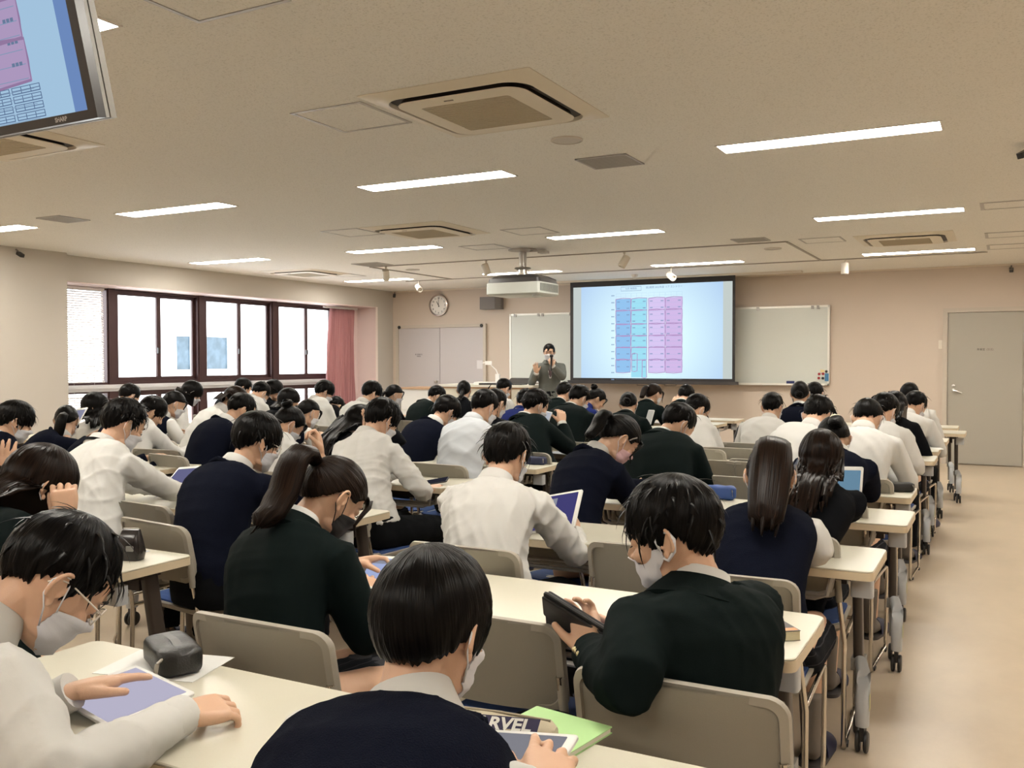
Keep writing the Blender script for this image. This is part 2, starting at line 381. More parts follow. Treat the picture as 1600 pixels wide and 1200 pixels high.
A0 = ac0(); A0.location = (-2.345, 4.14, H); A0.rotation_euler = (0, 0, 0); A0['label'] = 'large square ceiling air conditioner nearest the camera, dark slot round its grill'; A0['group'] = 'ceiling cassette units'
for x, y, lb in ((-5.10, 7.74, 'square ceiling air conditioner above the middle of the class'), (-9.05, 10.55, 'square ceiling air conditioner near the far end of the windows'), (-.95, 10.72, 'square ceiling air conditioner above the right-hand aisle'), (-5.25, 3.3, 'ceiling air conditioner partly hidden below the hanging television')):
    dup(A0, (x, y, H), label=lb, group='ceiling cassette units')

# ---- hatches, vents, round speakers
MHF = mat('hatch_frame_alu', (.50, .48, .46), .4, .5); MHP = MATS['ceiling_board']
def hatch(x0, x1, y0, y1, lab, t=.018):
    e = thing('ceiling_hatch', lab, 'hatch', ((x0+x1)/2, (y0+y1)/2, H), 0, 'ceiling access hatches'); a, b = (x1-x0)/2, (y1-y0)/2
    f = MB(); f.box(-a, a, -b, -b+t, -.005, -.0004); f.box(-a, a, b-t, b, -.005, -.0004); f.box(-a, -a+t, -b+t, b-t, -.005, -.0004); f.box(a-t, a, -b+t, b-t, -.005, -.0004); obj('frame', f, MHF, e)
    obj('panel', MB().box(-a+t+.003, a-t-.003, -b+t+.003, b-t-.003, -.003, -.0003), MHP, e)
for q in ((-3.32, -2.86, 3.75, 4.21, 'square ceiling hatch beside the nearest air conditioner'), (-2.74, -2.28, 2.13, 2.59, 'ceiling hatch cut by the top edge of the picture'), (-6.05, -5.60, 7.27, 7.74, 'faint ceiling hatch left of the middle air conditioner'),
          (-4.43, -3.99, 8.05, 8.50, 'ceiling hatch in front of the projector'), (-5.48, -5.02, 8.98, 9.39, 'ceiling hatch left of the projector mount'), (-1.97, -1.54, 10.2, 10.62, 'ceiling hatch left of the aisle air conditioner'),
          (-9.0, -8.6, 11.0, 11.4, 'faint ceiling hatch beside the window-end air conditioner')): hatch(*q)
for k, (ya, yb) in enumerate(((8.59, 8.99), (10.64, 11.09), (11.76, 12.24))): hatch(-.2, 1.0, ya, yb, 'long pale ceiling panel at the right edge, %s' % ('nearest of three', 'middle of three', 'farthest of three')[k], .03)
MV = mat('vent_grey', (.36, .34, .30), .5)
def vent(x, y, w, d, lab):
    e = thing('ceiling_vent', lab, 'vent', (x, y, H), 0, 'ceiling vents')
    f = MB(); bar = .012
    f.box(-w/2, w/2, -d/2, -d/2+bar, -.008, -.0004); f.box(-w/2, w/2, d/2-bar, d/2, -.008, -.0004); f.box(-w/2, -w/2+bar, -d/2, d/2, -.008, -.0004); f.box(w/2-bar, w/2, -d/2, d/2, -.008, -.0004); obj('frame', f, MHF, e)
    obj('backing', MB().box(-w/2, w/2, -d/2, d/2, -.002, -.0003), MV, e)
    s = MB()
    for k in range(int(d/.022)): y0 = -d/2+.014+k*.022; s.box(-w/2+.01, w/2-.01, y0, y0+.012, -.006, -.002)
    tag(obj('louvre', s, MV, e), kind='stuff')
for q in ((-2.285, 5.64, .35, .34, 'grey ceiling vent beside the nearest air conditioner'), (-7.58, 5.53, .32, .32, 'ceiling vent near the pier wall and the strip light'), (-7.5, 10.08, .42, .38, 'ceiling vent above the left end of the lighting track'), (-2.43, 10.01, .36, .30, 'ceiling vent near the right corner of the lighting track')): vent(*q)
for x, y, r, lab in ((-2.285, 4.97, .095, 'round ceiling speaker beside the nearest air conditioner'), (-2.39, 10.9, .1, 'round ceiling speaker inside the track rectangle near its right corner'), (-7.43, 10.93, .1, 'round ceiling speaker inside the track rectangle near its left corner')):
    t = thing('ceiling_speaker', lab, 'speaker', (x, y, H), 0, 'round ceiling speakers')
    obj('rim', MB().lathe([(r, -.0005), (r, -.008), (r-.008, -.011), (r-.01, -.004)], 28, None, False), mat('speaker_rim', (.62, .58, .52), .5), t, 40); obj('mesh_disc', MB().lathe([(r-.009, -.002), (r-.009, -.006), (.004, -.009)], 28), mat('speaker_mesh', (.55, .52, .48), .6), t, 40)
t = thing('smoke_detector', 'small white domed detector on the ceiling above the projection screen', 'detector', (-4.95, 13.2, H)); obj('dome', MB().lathe([(.055, 0), (.055, -.02), (.04, -.045), (.012, -.055)], 20), mat('detector_white', (.75, .72, .66), .45), t, 50)
# ---- lighting tracks with spot lamps
MTR = mat('track_grey', (.33, .30, .26), .5)
tk = thing('lighting_track', 'thin lighting track forming a rectangle on the ceiling before the screen', 'track', (-5, 11, H))
obj('rail', MB().box(-2.72, 2.88, -.69, -.665, -.012, -.0006), MTR, tk); obj('rail', MB().box(2.87, 2.895, -.665, 1.45, -.012, -.0006), MTR, tk); obj('rail', MB().box(-2.74, -2.715, -.665, 1.45, -.012, -.0006), MTR, tk); obj('rail', MB().box(-3.6, 4.8, 1.45, 1.475, -.012, -.0006), MTR, tk)
MSP = mat('spot_beige', (.60, .54, .45), .5)
def spot(x, y, ax, az, lab, pale=False):
    t = thing('track_spotlight', lab, 'spotlight', (x, y, H), 0, 'track spotlights'); m = mat('spot_white', (.78, .73, .66), .45) if pale else MSP
    obj('stem', MB().lathe([(.016, -.012), (.016, -.03), (.008, -.034), (.008, -.085)], 10), m, t, 40)
    M = T(0, 0, -.12) @ rot('Z', az) @ rot('X', ax)
    obj('lamp_can', MB().lathe([(.02, -.075), (.047, -.065), (.047, .075), (.038, .078), (.036, .04)], 16, M), m, t, 40)
for q in ((-7.46, 10.33, radians(-150), .5, 'beige track spotlight left of the clock side strip light'), (-5.89, 10.33, radians(-160), -.8, 'beige boxy track spotlight left of the projector'), (-4.0, 10.33, radians(150), -.9, 'beige track spotlight right of the projector tilted sideways'),
          (-8.35, 12.46, radians(120), .9, 'white track spotlight above the clock, tilted right', True), (-4.13, 12.46, radians(115), .8, 'white track spotlight in front of the screen top', True), (-1.82, 12.46, radians(175), 0, 'white track spotlight hanging straight down right of the screen', True)): spot(*q)
# ---- small wall/ceiling brackets
def wallcam(x, y, z, az, lab):
    t = thing('wall_sensor', lab, 'sensor', (x, y, z), az, 'dark sensors near the ceiling')
    obj('bracket', MB().tube([(0, 0, .05), (0, -.03, .03), (0, -.05, .0)], .010, 8), mat('bracket_grey', (.25, .22, .2), .4, .5), t, 40)
    obj('body', MB().prism(rrect(.05, .10, .012, 3), -.02, .015, T(0, -.075, -.01) @ rot('X', radians(25))), MBK, t)
wallcam(-9.87, 6.6, 2.66, radians(90), 'dark sensor bracket at the top of the pier wall'); wallcam(-10.0, 14.12, 2.66, radians(30), 'dark sensor bracket high in the far left corner'); wallcam(.06, 14.16, 2.66, radians(0), 'dark sensor bracket above the single door'); wallcam(.14, 6.46, 2.70, radians(-40), 'dark bracket cut by the right edge of the picture')
# ================================================================== FRONT OF THE ROOM
MWB = mat('whiteboard_face', (.60, .62, .58), .22); MWBF = mat('whiteboard_frame', (.78, .76, .70), .35, .4)
wb = thing('whiteboard', 'long wall whiteboard partly covered by the projection screen', 'whiteboard', (-4.94, YB, 0))
obj('face', MB().box(-2.64, 2.64, -.035, -.012, 1.10, 2.23), MWB, wb)
f = MB(); f.box(-2.66, 2.66, -.045, -.005, 2.225, 2.255); f.box(-2.66, 2.66, -.045, -.005, 1.075, 1.10); f.box(-2.665, -2.635, -.045, -.005, 1.075, 2.255); f.box(2.635, 2.665, -.045, -.005, 1.075, 2.255); obj('frame', f, MWBF, wb)
obj('marker_tray', MB().box(-2.66, 2.60, -.115, -.04, 1.07, 1.082).box(-2.66, 2.60, -.118, -.112, 1.07, 1.095), MWBF, wb)
for x in (-2.55, -2.1, -2.02, -1.5, 1.62, 2.42, 2.5): obj('clip', MB().box(x-.018, x+.018, -.06, -.04, 2.20, 2.25), mat('clip_steel', (.3, .28, .26), .35, .8), wb)
def magnet(x, z, r, c, lab):
    tag(obj('magnet', MB().lathe([(r, 0), (r, .008), (r*.8, .012)], 14, T(x, YB-.036, z) @ rot('X', radians(90))), mat('magnet_'+c[0], c[1], .35), smooth=40), lab, 'magnet', 'magnets on the whiteboard')
CR, CK = ('red', (.30, .02, .03)), ('black', (.015, .015, .015))
magnet(-2.42, 1.24, .020, CR, 'red round magnet, upper left of the cluster on the whiteboard'); magnet(-2.365, 1.243, .020, CR, 'red round magnet left of the upper black magnet')
magnet(-2.425, 1.18, .020, CR, 'lowest red round magnet on the whiteboard'); magnet(-2.368, 1.178, .020, CK, 'black round magnet left of the blue magnet holder'); magnet(-2.318, 1.278, .020, CK, 'black round magnet just above the blue magnet holder')
tag(obj('magnet_holder', MB().prism(rrect(.055, .115, .006, 2), 0, .012, T(-2.312, YB-.036, 1.193) @ XZ), mat('holder_blue', (.045, .17, .33), .4)), 'small blue rectangular magnet holder on the whiteboard corner', 'magnet')
tag(obj('note', MB().prism([(0, 0), (.06, .01), (.055, .035), (-.005, .045)], 0, .002, T(-2.40, YB-.036, 1.262) @ XZ), mat('note_yellow', (.75, .62, .30), .7)), 'small torn yellow note above the red magnets', 'note')
tag(obj('board_eraser', MB().prism(rrect(.115, .04, .006, 3), 0, .025, T(-2.83, YB-.045, 1.115) @ XZ), mat('eraser_navy', (.02, .03, .12), .6)), 'navy board eraser on the tray of the right whiteboard part', 'eraser')
tag(obj('pencil_case', MB().prism(rrect(.2, .045, .02, 4), 0, .06, T(-7.0, YB-.05, 1.115) @ XZ), mat('case_blue', (.02, .045, .16), .6), smooth=40), 'blue case lying on the whiteboard tray left of the teacher', 'case')

# projection screen
YS = 13.72
ps = thing('projection_screen', 'pulled-down projection screen with black border showing a timetable', 'screen', (0, YS, 0))
SX0, SX1, SZ0, SZ1 = -6.245, -3.555, 1.10, 2.71
MBRD = mat('screen_border', (.012, .009, .009), .6)
obj('border', MB().box(SX0, SX1, -.004, .004, SZ0, SZ1), MBRD, ps); obj('bottom_bar', MB().box(SX0-.04, SX1+.05, -.022, .022, SZ0-.025, SZ0+.025), mat('screen_bar', (.03, .026, .026), .45), ps)
obj('case', MB().box(SX0-.75, SX1+.95, -.02, .14, H-.03, H-.0006), mat('screen_case', (.72, .66, .57), .5), ps)
for x in (-5.0, -4.55):
    obj('pull_handle', MB().tube([(x-.09, 0, SZ0-.02), (x-.09, -.02, SZ0-.045), (x+.09, -.02, SZ0-.045), (x+.09, 0, SZ0-.02)], .006, 6), mat('handle_dark', (.06, .05, .045), .4, .6), ps)
PX0, PX1, PZ0, PZ1 = SX0+.055, SX1-.04, SZ0+.065, SZ1-.085
def m_proj():
    m = bpy.data.materials.new('projected_light'); m.use_nodes = True; N, L = nt(m); N.remove(N['Principled BSDF'])
    tc = N.new('ShaderNodeTexCoord'); mp = N.new('ShaderNodeMapping'); L.new(tc.outputs['Object'], mp.inputs[0])
    mp.inputs['Location'].default_value = (4.9*.68, 0, -1.78*.68); mp.inputs['Scale'].default_value = (.68, 0, .68)
    ln = N.new('ShaderNodeVectorMath'); ln.operation = 'LENGTH'; L.new(mp.outputs[0], ln.inputs[0])
    r = N.new('ShaderNodeValToRGB'); r.color_ramp.elements[0].position = .25; r.color_ramp.elements[1].position = 1.0
    r.color_ramp.elements[0].color = (.80, 1.05, 1.08, 1); r.color_ramp.elements[1].color = (.46, .64, .90, 1)
    L.new(ln.outputs[1], r.inputs[0]); e = N.new('ShaderNodeEmission'); e.inputs[1].default_value = 1.0; L.new(r.outputs[0], e.inputs[0]); L.new(e.outputs[0], N['Material Output'].inputs[0]); return m
obj('screen_margin', MB().box(PX0, PX1, -.006, -.004, PZ0, PZ1), emat('margin_light', (.56, .62, .60), 1.), ps)
pic = obj('projected_page', MB().box(PX0+.14, PX1-.14, -.008, -.006, PZ0, PZ1), m_proj(), ps)
def sheet(name, parent, Y, X, Z, W_, Hh, k=1., pen=.0042):
    """timetable: two blue and two violet columns, drawn in page coordinates u,v in 0..1 from the top left"""
    P = lambda u, v: (X+u*W_, Y, Z-v*Hh)
    def rect(nm, u0, u1, v0, v1, m, d): a = P(u0, v0); b = P(u1, v1); return obj(nm, MB().box(a[0], b[0], Y-d-.0006, Y-d, b[2], a[2]), m, parent)
    cols = [(.0, .225, 'a'), (.235, .47, 'b'), (.495, .735, 'c'), (.745, .985, 'd')]
    C = {'a': (.30, .56, .88), 'b': (.36, .76, .92), 'c': (.70, .58, .90), 'd': (.66, .50, .82)}
    for u0, u1, q in cols:
        vb = .875 if q != 'b' else .93
        rect('table_block', u0, u1, .06, vb, emat('block_%s%d' % (q, int(k*10)), tuple(c*k for c in C[q]), 1.), .001)
    ln = MB(); ln2 = MB(); w = .0016*W_
    for u0, u1, q in cols:
        for j in range(18):
            v = .065+j*.047; ln.box(P(u0+.01, v)[0], P(u1-.01, v)[0], Y-.0023, Y-.0018, P(0, v)[2]-w*.5, P(0, v)[2]+w*.5)
        for j in range(5): 
            v = .90+j*.025; ln.box(P(u0, v)[0], P(u1, v)[0], Y-.0013, Y-.0008, P(0, v)[2]-w*.4, P(0, v)[2]+w*.4)
        for v in (0., .03): ln.box(P(u0, v)[0], P(u1, v)[0], Y-.0013, Y-.0008, P(0, v)[2]-w*.5, P(0, v)[2]+w*.5)
        for j in range(4): u = u0+(u1-u0)*j/3; ln.box(P(u, 0)[0]-w*.4, P(u, 0)[0]+w*.4, Y-.0013, Y-.0008, P(0, .05)[2], P(0, 0)[2])
        for j in range(11):
            for uu in (u0+.02, u1-.06):
                v = .09+j*.072
                for z in range(3): ln2.box(P(uu+z*.014, v)[0], P(uu+z*.014+.010, v)[0], Y-.0026, Y-.0019, P(0, v)[2]-.009*Hh, P(0, v)[2]+.003*Hh)
    for j in range(13):
        v = .02+j*.078
        for z in range(3): ln2.box(P(-.07+z*.016, v)[0], P(-.07+z*.016+.011, v)[0], Y-.0013, Y-.0006, P(0, v)[2]-.006*Hh, P(0, v)[2]+.006*Hh)
    obj('table_lines', ln, emat('line_blue%d' % int(k*10), (.34*k, .50*k, .74*k), 1.), parent); obj('table_entries', ln2, emat('entry_ink%d' % int(k*10), (.22*k, .32*k, .52*k), 1.), parent)
    rd = MB()
    def stroke(pts, r=pen): rd.tube([P(u+.003*sin(i*2.3+u*9), v+.003*cos(i*1.7+v*11)) for i, (u, v) in enumerate(pts)], [(.0004, r*W_*.55)]*len(pts), 4)
    def boxs(u0, u1, v0, v1): stroke([(u0, v0), ((u0+u1)/2, v0-.006), (u1, v0), (u1+.002, (v0+v1)/2), (u1, v1), ((u0+u1)/2, v1+.004), (u0, v1), (u0-.002, (v0+v1)/2), (u0, v0)])
    for u0, u1, q in cols:
        e = [.06, .19, .34, .47, .60, .735, .875]
        for a, b in zip(e[:-1], e[1:]):
            if q == 'b' and a > .7: continue
            boxs(u0, u1, a, b)
    boxs(.245, .325, .67, .86); boxs(.40, .465, .745, .93)
    Yk = Y-.0028; rd.v = [(x, y-.0027, z) for x, y, z in rd.v]
    obj('pen_outline', rd, emat('pen_plum%d' % int(k*10), (.46*k, .30*k, .56*k), 1.), parent)
    bx = MB()
    for (a, b, c, d) in ((.075, .385, -.075, -.071), (.075, .385, -.03, -.026), (.075, .078, -.075, -.026), (.382, .385, -.075, -.026)): bx.box(P(a, c)[0], P(b, d)[0], Y-.0013, Y-.0007, P(b, d)[2], P(a, c)[2])
    obj('title_box', bx, emat('entry_ink%d' % int(k*10), (.3, .4, .6), 1.), parent)
    a = P(.23, -.05); link('title', text_mesh('10月 時間割', .026*Hh), emat('entry_ink%d' % int(k*10), (.3, .4, .6), 1.), parent, M=T(a[0], Y-.0013, a[2]) @ XZ)
    a = P(.72, -.055); link('title', text_mesh('第2期間 2022年度 リア エントリー', .027*Hh), emat('entry_ink%d' % int(k*10), (.3, .4, .6), 1.), parent, M=T(a[0], Y-.0013, a[2]) @ XZ)
sheet('page', ps, -.0082, -5.45, 2.50, 1.10, 1.42, 1., .0085)

# clock
ck = thing('wall_clock', 'round white wall clock with black numerals reading eleven', 'clock', (-9.07, YB, 2.45))
MXY = rot('X', radians(90))
obj('rim', MB().lathe([(.19, 0), (.2, .02), (.195, .045), (.175, .05), (.17, .03)], 40, MXY, False), mat('clock_rim', (.50, .44, .40), .25, .9), ck, 50)
obj('face', MB().lathe([(.172, .001), (.172, .028)], 40, MXY), mat('clock_face', (.80, .77, .72), .5), ck, 40)
for k in range(1, 13):
    a = pi/2-k*pi/6; link('numeral', text_mesh(str(k), .045, bold=.001), MINK, ck, M=T(.135*cos(a), -.0285, .135*sin(a)) @ XZ)
def hand(l, w, ang, nm): 
    M = rot('Y', ang); obj(nm, MB().add([M @ Vector(p) for p in ((-w, -.031, -.03), (w, -.031, -.03), (w*.5, -.031, l), (-w*.5, -.031, l), (-w, -.033, -.03), (w, -.033, -.03), (w*.5, -.033, l), (-w*.5, -.033, l))], [(0, 3, 2, 1), (4, 5, 6, 7), (0, 1, 5, 4), (1, 2, 6, 5), (2, 3, 7, 6), (3, 0, 4, 7)]), MINK, ck)
hand(.085, .009, radians(-30), 'hour_hand'); hand(.14, .006, radians(-1), 'minute_hand')
# speaker
sp = thing('wall_speaker', 'grey box loudspeaker on the wall between clock and screen', 'speaker', (-7.92, YB, 2.44))
obj('body', MB().loft([[Vector((x, y, z)) for x, y in ((-.19, -.20), (.12, -.20), (.19, -.13), (.19, -.03), (-.17, -.03))] for z in (-.10, .115)]), mat('speaker_grey', (.16, .145, .135), .6), sp); obj('bracket', MB().box(-.05, .05, -.03, 0, -.06, .06), MBK, sp)
obj('grille', MB().box(-.18, .11, -.208, -.2005, -.09, .105), mat('speaker_grille', (.185, .17, .165), .75, bump=.4, bscale=600), sp)
# projector
pj = thing('projector', 'white ceiling projector with black top on a grey pole', 'projector', (-4.98, 9.60, H), radians(0))
MPW = mat('projector_white', (.48, .50, .47), .4); MPD = mat('projector_dark', (.035, .032, .032), .45); MPP = mat('pole_grey', (.42, .39, .35), .4, .3)
obj('ceiling_plate', MB().lathe([(.17, -.0006), (.17, -.015), (.05, -.03)], 24), MPP, pj, 40); obj('side_arm', MB().box(.10, .30, -.02, .02, -.035, -.015).box(.22, .32, -.05, .05, -.06, -.03), MPP, pj)
obj('pole', MB().tube([(0, 0, -.02), (0, 0, -.22)], .045, 16), MPP, pj, 40); obj('joint', MB().lathe([(.09, -.21), (.10, -.225), (.06, -.24), (.06, -.28), (.085, -.285), (.085, -.30)], 18), MST, pj, 40)
Mj = T(0, 0, -.31)
obj('top_cover', MB().loft([[Mj @ Vector((x, y, z)) for x, y in rrect(w, d, .05, 4)] for w, d, z in ((.68, .52, -.09), (.66, .50, -.04), (.50, .38, 0))]), MPD, pj, 30)
obj('body', MB().loft([[Mj @ Vector((x, y, z)) for x, y in rrect(w, d, .03, 4)] for w, d, z in ((.64, .48, -.235), (.69, .53, -.215), (.69, .53, -.09))]), MPW, pj, 30)
vg = obj('vent_grille', MB().box(.345, .349, -.24, .22, -.50, -.42), mat('projector_vent', (.09, .095, .09), .5), pj)
for k in range(14): obj('vent_fin', MB().box(.347, .354, -.235+k*.034, -.222+k*.034, -.505, -.415), mat('vent_fin_grey', (.30, .31, .29), .5), vg)
obj('lens_barrel', MB().lathe([(.07, 0), (.075, .07), (.055, .075), (.05, .05)], 20, T(.12, .26, -.46) @ rot('X', radians(-90))), MPD, pj, 40)
obj('foot', MB().lathe([(.05, 0), (.05, -.02), (.02, -.03)], 16, T(.24, -.12, -.545)), MPW, pj, 40)

# lectern, low cabinet, document camera, laptop
MCB = mat('cabinet_grey_green', (.60, .57, .47), .5); MWD = mat('wood_edge', (.38, .235, .13), .5, bump=.1, bscale=40, bstretch=(1, 1, 8)); MCT = mat('counter_ivory', (.72, .69, .61), .4)
lc = thing('lectern', 'long ivory lectern with wood-edged panels at the front', 'lectern', (-6.95, 12.5, 0))
obj('counter_top', MB().prism(rrect(1.66, .74, .03, 3), 1.045, 1.08), MCT, lc)
for x0, x1 in ((-.78, .37), (.41, .76)):
    obj('panel', MB().box(x0+.015, x1-.015, -.30, -.28, .03, 1.03), MCB, lc)
obj('wood_post', MB().box(-.815, -.775, -.32, .34, 0, 1.045), MWD, lc); obj('wood_post', MB().box(.37, .41, -.32, .34, 0, 1.045), MWD, lc); obj('wood_post', MB().box(.76, .80, -.32, .34, 0, 1.045), MWD, lc)
obj('wood_rail', MB().box(-.775, .76, -.325, -.30, 1.018, 1.045), MWD, lc)
obj('side_body', MB().box(-.77, .755, -.275, .33, .02, 1.03), MCB, lc)
lb = thing('low_cabinet', 'low ivory cabinet with thin wooden top beside the lectern', 'cabinet', (-8.20, 12.55, 0))
obj('body', MB().box(-.38, .38, -.27, .3, .05, .99), mat('cabinet_ivory', (.66, .63, .57), .5), lb); obj('top', MB().box(-.41, .41, -.30, .32, .99, 1.02), MWD, lb)
obj('frame_leg', MB().box(-.41, -.385, -.3, -.27, 0, .99), MST, lb); obj('frame_leg', MB().box(.385, .41, -.3, -.27, 0, .99), MST, lb)
obj('door_panel', MB().box(-.37, .37, -.285, -.271, .66, .965), mat('cabinet_panel', (.62, .60, .56), .45), lb); obj('door_panel', MB().box(-.37, .37, -.285, -.271, .08, .64), mat('cabinet_panel', (.62, .6, .56), .45), lb)
dcam = thing('document_camera', 'white document camera with bent arm standing on the lectern', 'document camera', (-7.05, 12.45, 1.08), .2)
MDC = mat('doc_white', (.82, .80, .76), .35)
obj('base', MB().prism(rrect(.42, .28, .04, 4), 0, .035), MDC, dcam, 30); obj('post', MB().box(.09, .15, .04, .10, .03, .16), MDC, dcam)
obj('arm', MB().tube([(.12, .07, .15), (.10, .05, .22), (.03, .02, .29), (.02, .0, .33)], .009, 8), MDC, dcam, 40); obj('camera_head', MB().prism(rrect(.10, .07, .02, 3), .30, .36, T(.0, -.02, .0)), MDC, dcam, 30)
obj('light_panel', MB().box(-.19, -.10, -.02, 0, .24, .37), mat('doc_panel', (.6, .58, .6), .3), dcam); obj('light_arm', MB().tube([(-.10, 0, .33), (0, 0, .34)], .008, 6), MDC, dcam)
lp = thing('laptop', 'open dark laptop lying low on the lectern edge', 'laptop', (-6.55, 12.32, 1.08), .1)
obj('keyboard_base', MB().prism(rrect(.36, .25, .015, 3), 0, .018), MPD, lp); obj('lid', MB().prism(rrect(.36, .23, .015, 3), 0, .008, T(0, .13, .012) @ rot('X', radians(20)) @ T(0, .115, 0)), MPD, lp)
tag(obj('binder', MB().prism(rrect(.32, .23, .01, 2), 1.08, 1.105, T(-6.90, 12.25, 0) @ rot('Z', .15)), mat('binder_black', (.02, .018, .018), .4)), 'flat black binder on the lectern beside the laptop', 'binder')
# hanging television
MTVB = mat('tv_bezel', (.015, .013, .013), .3); MTVS = mat('tv_side', (.20, .19, .165), .45)
TW, TH = 1.38, .82
tv = thing('television', 'large ceiling television at the upper left, tilted down, showing the timetable', 'television', (-1.925-TW/2, 1.50, 2.025)); tv.rotation_euler = (radians(13), 0, 0)
obj('bezel', MB().box(-TW/2, TW/2, 0, .025, 0, .022).box(-TW/2, TW/2, 0, .025, TH-.03, TH).box(-TW/2, -TW/2+.03, 0, .025, .022, TH-.03).box(TW/2-.03, TW/2, 0, .025, .022, TH-.03), MTVB, tv)
obj('back_shell', MB().box(-TW/2+.001, TW/2-.001, .0255, .036, .001, TH-.001).box(-TW/2, TW/2-.0, .039, .056, .0, TH), MTVS, tv); obj('seam', MB().box(-TW/2+.006, TW/2-.006, .035, .04, .006, TH-.006), MTVB, tv)
scn = obj('screen', MB().box(-TW/2+.03, TW/2-.03, .010, .02, .022, TH-.03), emat('tv_light', (.36, .54, .72), 1.), tv)
obj('screen_strip', MB().box(TW/2-.085, TW/2-.03, .0085, .0099, .022, TH-.03), emat('tv_edge_light', (.15, .25, .50), 1.), tv)
sheet('tvpage', scn, .0088, -.56, .745, 1.05, .72, .62, .006)
g = MB()
for r_ in range(4):
    for c_ in range(3):
        x0 = .145+c_*.12; z0 = .028+r_*.021
        for a, b, c2, d in ((0, .11, 0, .002), (0, .11, .0075, .009), (0, .11, .0155, .017), (0, .0015, 0, .017), (.036, .0375, 0, .017), (.073, .0745, 0, .017), (.1085, .11, 0, .017)): g.box(x0+a, x0+b, .0085, .0095, z0+c2, z0+d)
obj('screen_grid', g, emat('tv_grid', (.08, .13, .25), 1.), tv)
link('maker_name', text_mesh('SHARP', .015, bold=.0005), mat('logo_silver', (.5, .5, .5), .3, .6), tv, M=T(TW/2-.13, -.0012, .011) @ XZ)
obj('mount_arm', MB().tube([(.0, .10, TH*.6), (0, .16, TH*.6), (0, .30, TH*.92)], .03, 10), MTR, tv); 
(obj('mount_plate', MB().box(TW/2-.22, TW/2-.12, .056, .09, TH-.3, TH+.0), MTVB, tv))
# ================================================================== TABLES AND CHAIRS
MTT = mat('table_melamine', (.54, .515, .425), .32, bump=.03, bscale=250); MTE = mat('table_edge', (.52, .43, .30), .45); MLEG = mat('leg_dark_brown', (.035, .026, .021), .4)
MFT = mat('foot_grey', (.40, .41, .42), .45); MFT2 = mat('foot_dark_grey', (.22, .215, .20), .45); MCST = mat('caster_black', (.012, .011, .011), .45); MCHR = mat('chrome', (.62, .58, .52), .16, 1.); MRACK = mat('rack_grey', (.36, .35, .33), .4, .2)
TZ = .72; TL = 1.65; TD = .44
def table0():
    t = thing('folding_table', '', 'table')
    top = obj('table_top', MB().prism(rrect(TL, TD, .028, 4), TZ-.006, TZ, ch=.002), MTT, t, 30)
    obj('edge_band', MB().prism(rrect(TL+.003, TD+.003, .029, 4), TZ-.034, TZ-.006), MTE, t, 30)
    obj('beam', MB().box(-.70, .70, .08, .12, .60, .655), MLEG, t)
    sh = MB()
    for y in (-.12, -.05, .02): sh.tube([(-.68, y, .69), (-.66, y, .60), (-.62, y, .585), (.62, y, .585), (.66, y, .60), (.68, y, .69)], .008, 6)
    obj('wire_shelf', sh, MRACK, t, 50)
    for s in (-1, 1):
        x = s*.735
        lg = MB(); lg.loft([[Vector((x+a, y+b, z)) for a, b in rrect(.034, .062, .012, 3)] for y, z in ((.09, .69), (.15, .30))]); l = obj('leg', lg, MLEG, t, 40)
        obj('bracket', MB().box(x-s*.02-.03, x-s*.02+.03, -.10, .14, .655, .686), MLEG, l)
        fo = obj('collar', MB().box(x-.024, x+.024, .11, .19, .27, .315), MFT2, t)
        ft = MB(); cs = []
        for y, z, hw, hd in ((.13, .305, .016, .020), (.10, .30, .02, .03), (.055, .265, .024, .036), (.03, .22, .025, .036), (.022, .15, .025, .034), (.022, .10, .023, .030)):
            cs.append((y, z, hw, hd))
        rings = []
        for k, (y, z, hw, hd) in enumerate(cs):
            a = [90, 70, 45, 15, 0, 0][k]; ca, sa = cos(radians(a)), sin(radians(a))
            rings.append([Vector((x+s*.03*min(1, k/2)+p*hw, y+q*hd*ca, z+q*hd*sa)) for p, q in rrect(2, 2, .7, 3)])
        ft.loft(rings); obj('front_foot', ft, MFT, t, 50)
        obj('rear_foot', MB().loft([[Vector((x+p, y+q, z)) for p, q in rrect(.036, .05, .012, 3)] for y, z in ((.165, .28), (.19, .12))]), MFT2, t, 50)
        for cx, cy in ((x+s*.03, .022), (x, .195)):
            c = MB()
            for d in (-.014, .014): c.lathe([(.034, -.008), (.039, -.004), (.039, .004), (.034, .008)], 16, T(cx+d, cy, .0395) @ rot('Y', radians(90)))
            c.box(cx-.008, cx+.008, cy-.02, cy+.02, .045, .105); obj('caster', c, MCST, t, 40)
        lv = obj('flip_lever', MB().prism(rrect(.075, .05, .01, 3), .60, .665, T(s*.775, -.08, 0)), MFT, t, 40)
        obj('label_strip', MB().box(x+s*.056, x+s*.0568, .008, .03, .16, .22), mat('strip_yellow', (.55, .52, .25), .6), t)
    return t
TAB0 = table0()
MCB_ = mat('chair_grey', (.235, .215, .175), .55, bump=.25, bscale=900); MCBR = mat('chair_grey_rim', (.30, .275, .23), .5); MSEAT = mat('seat_blue', (.018, .055, .19), .85, bump=.3, bscale=900)
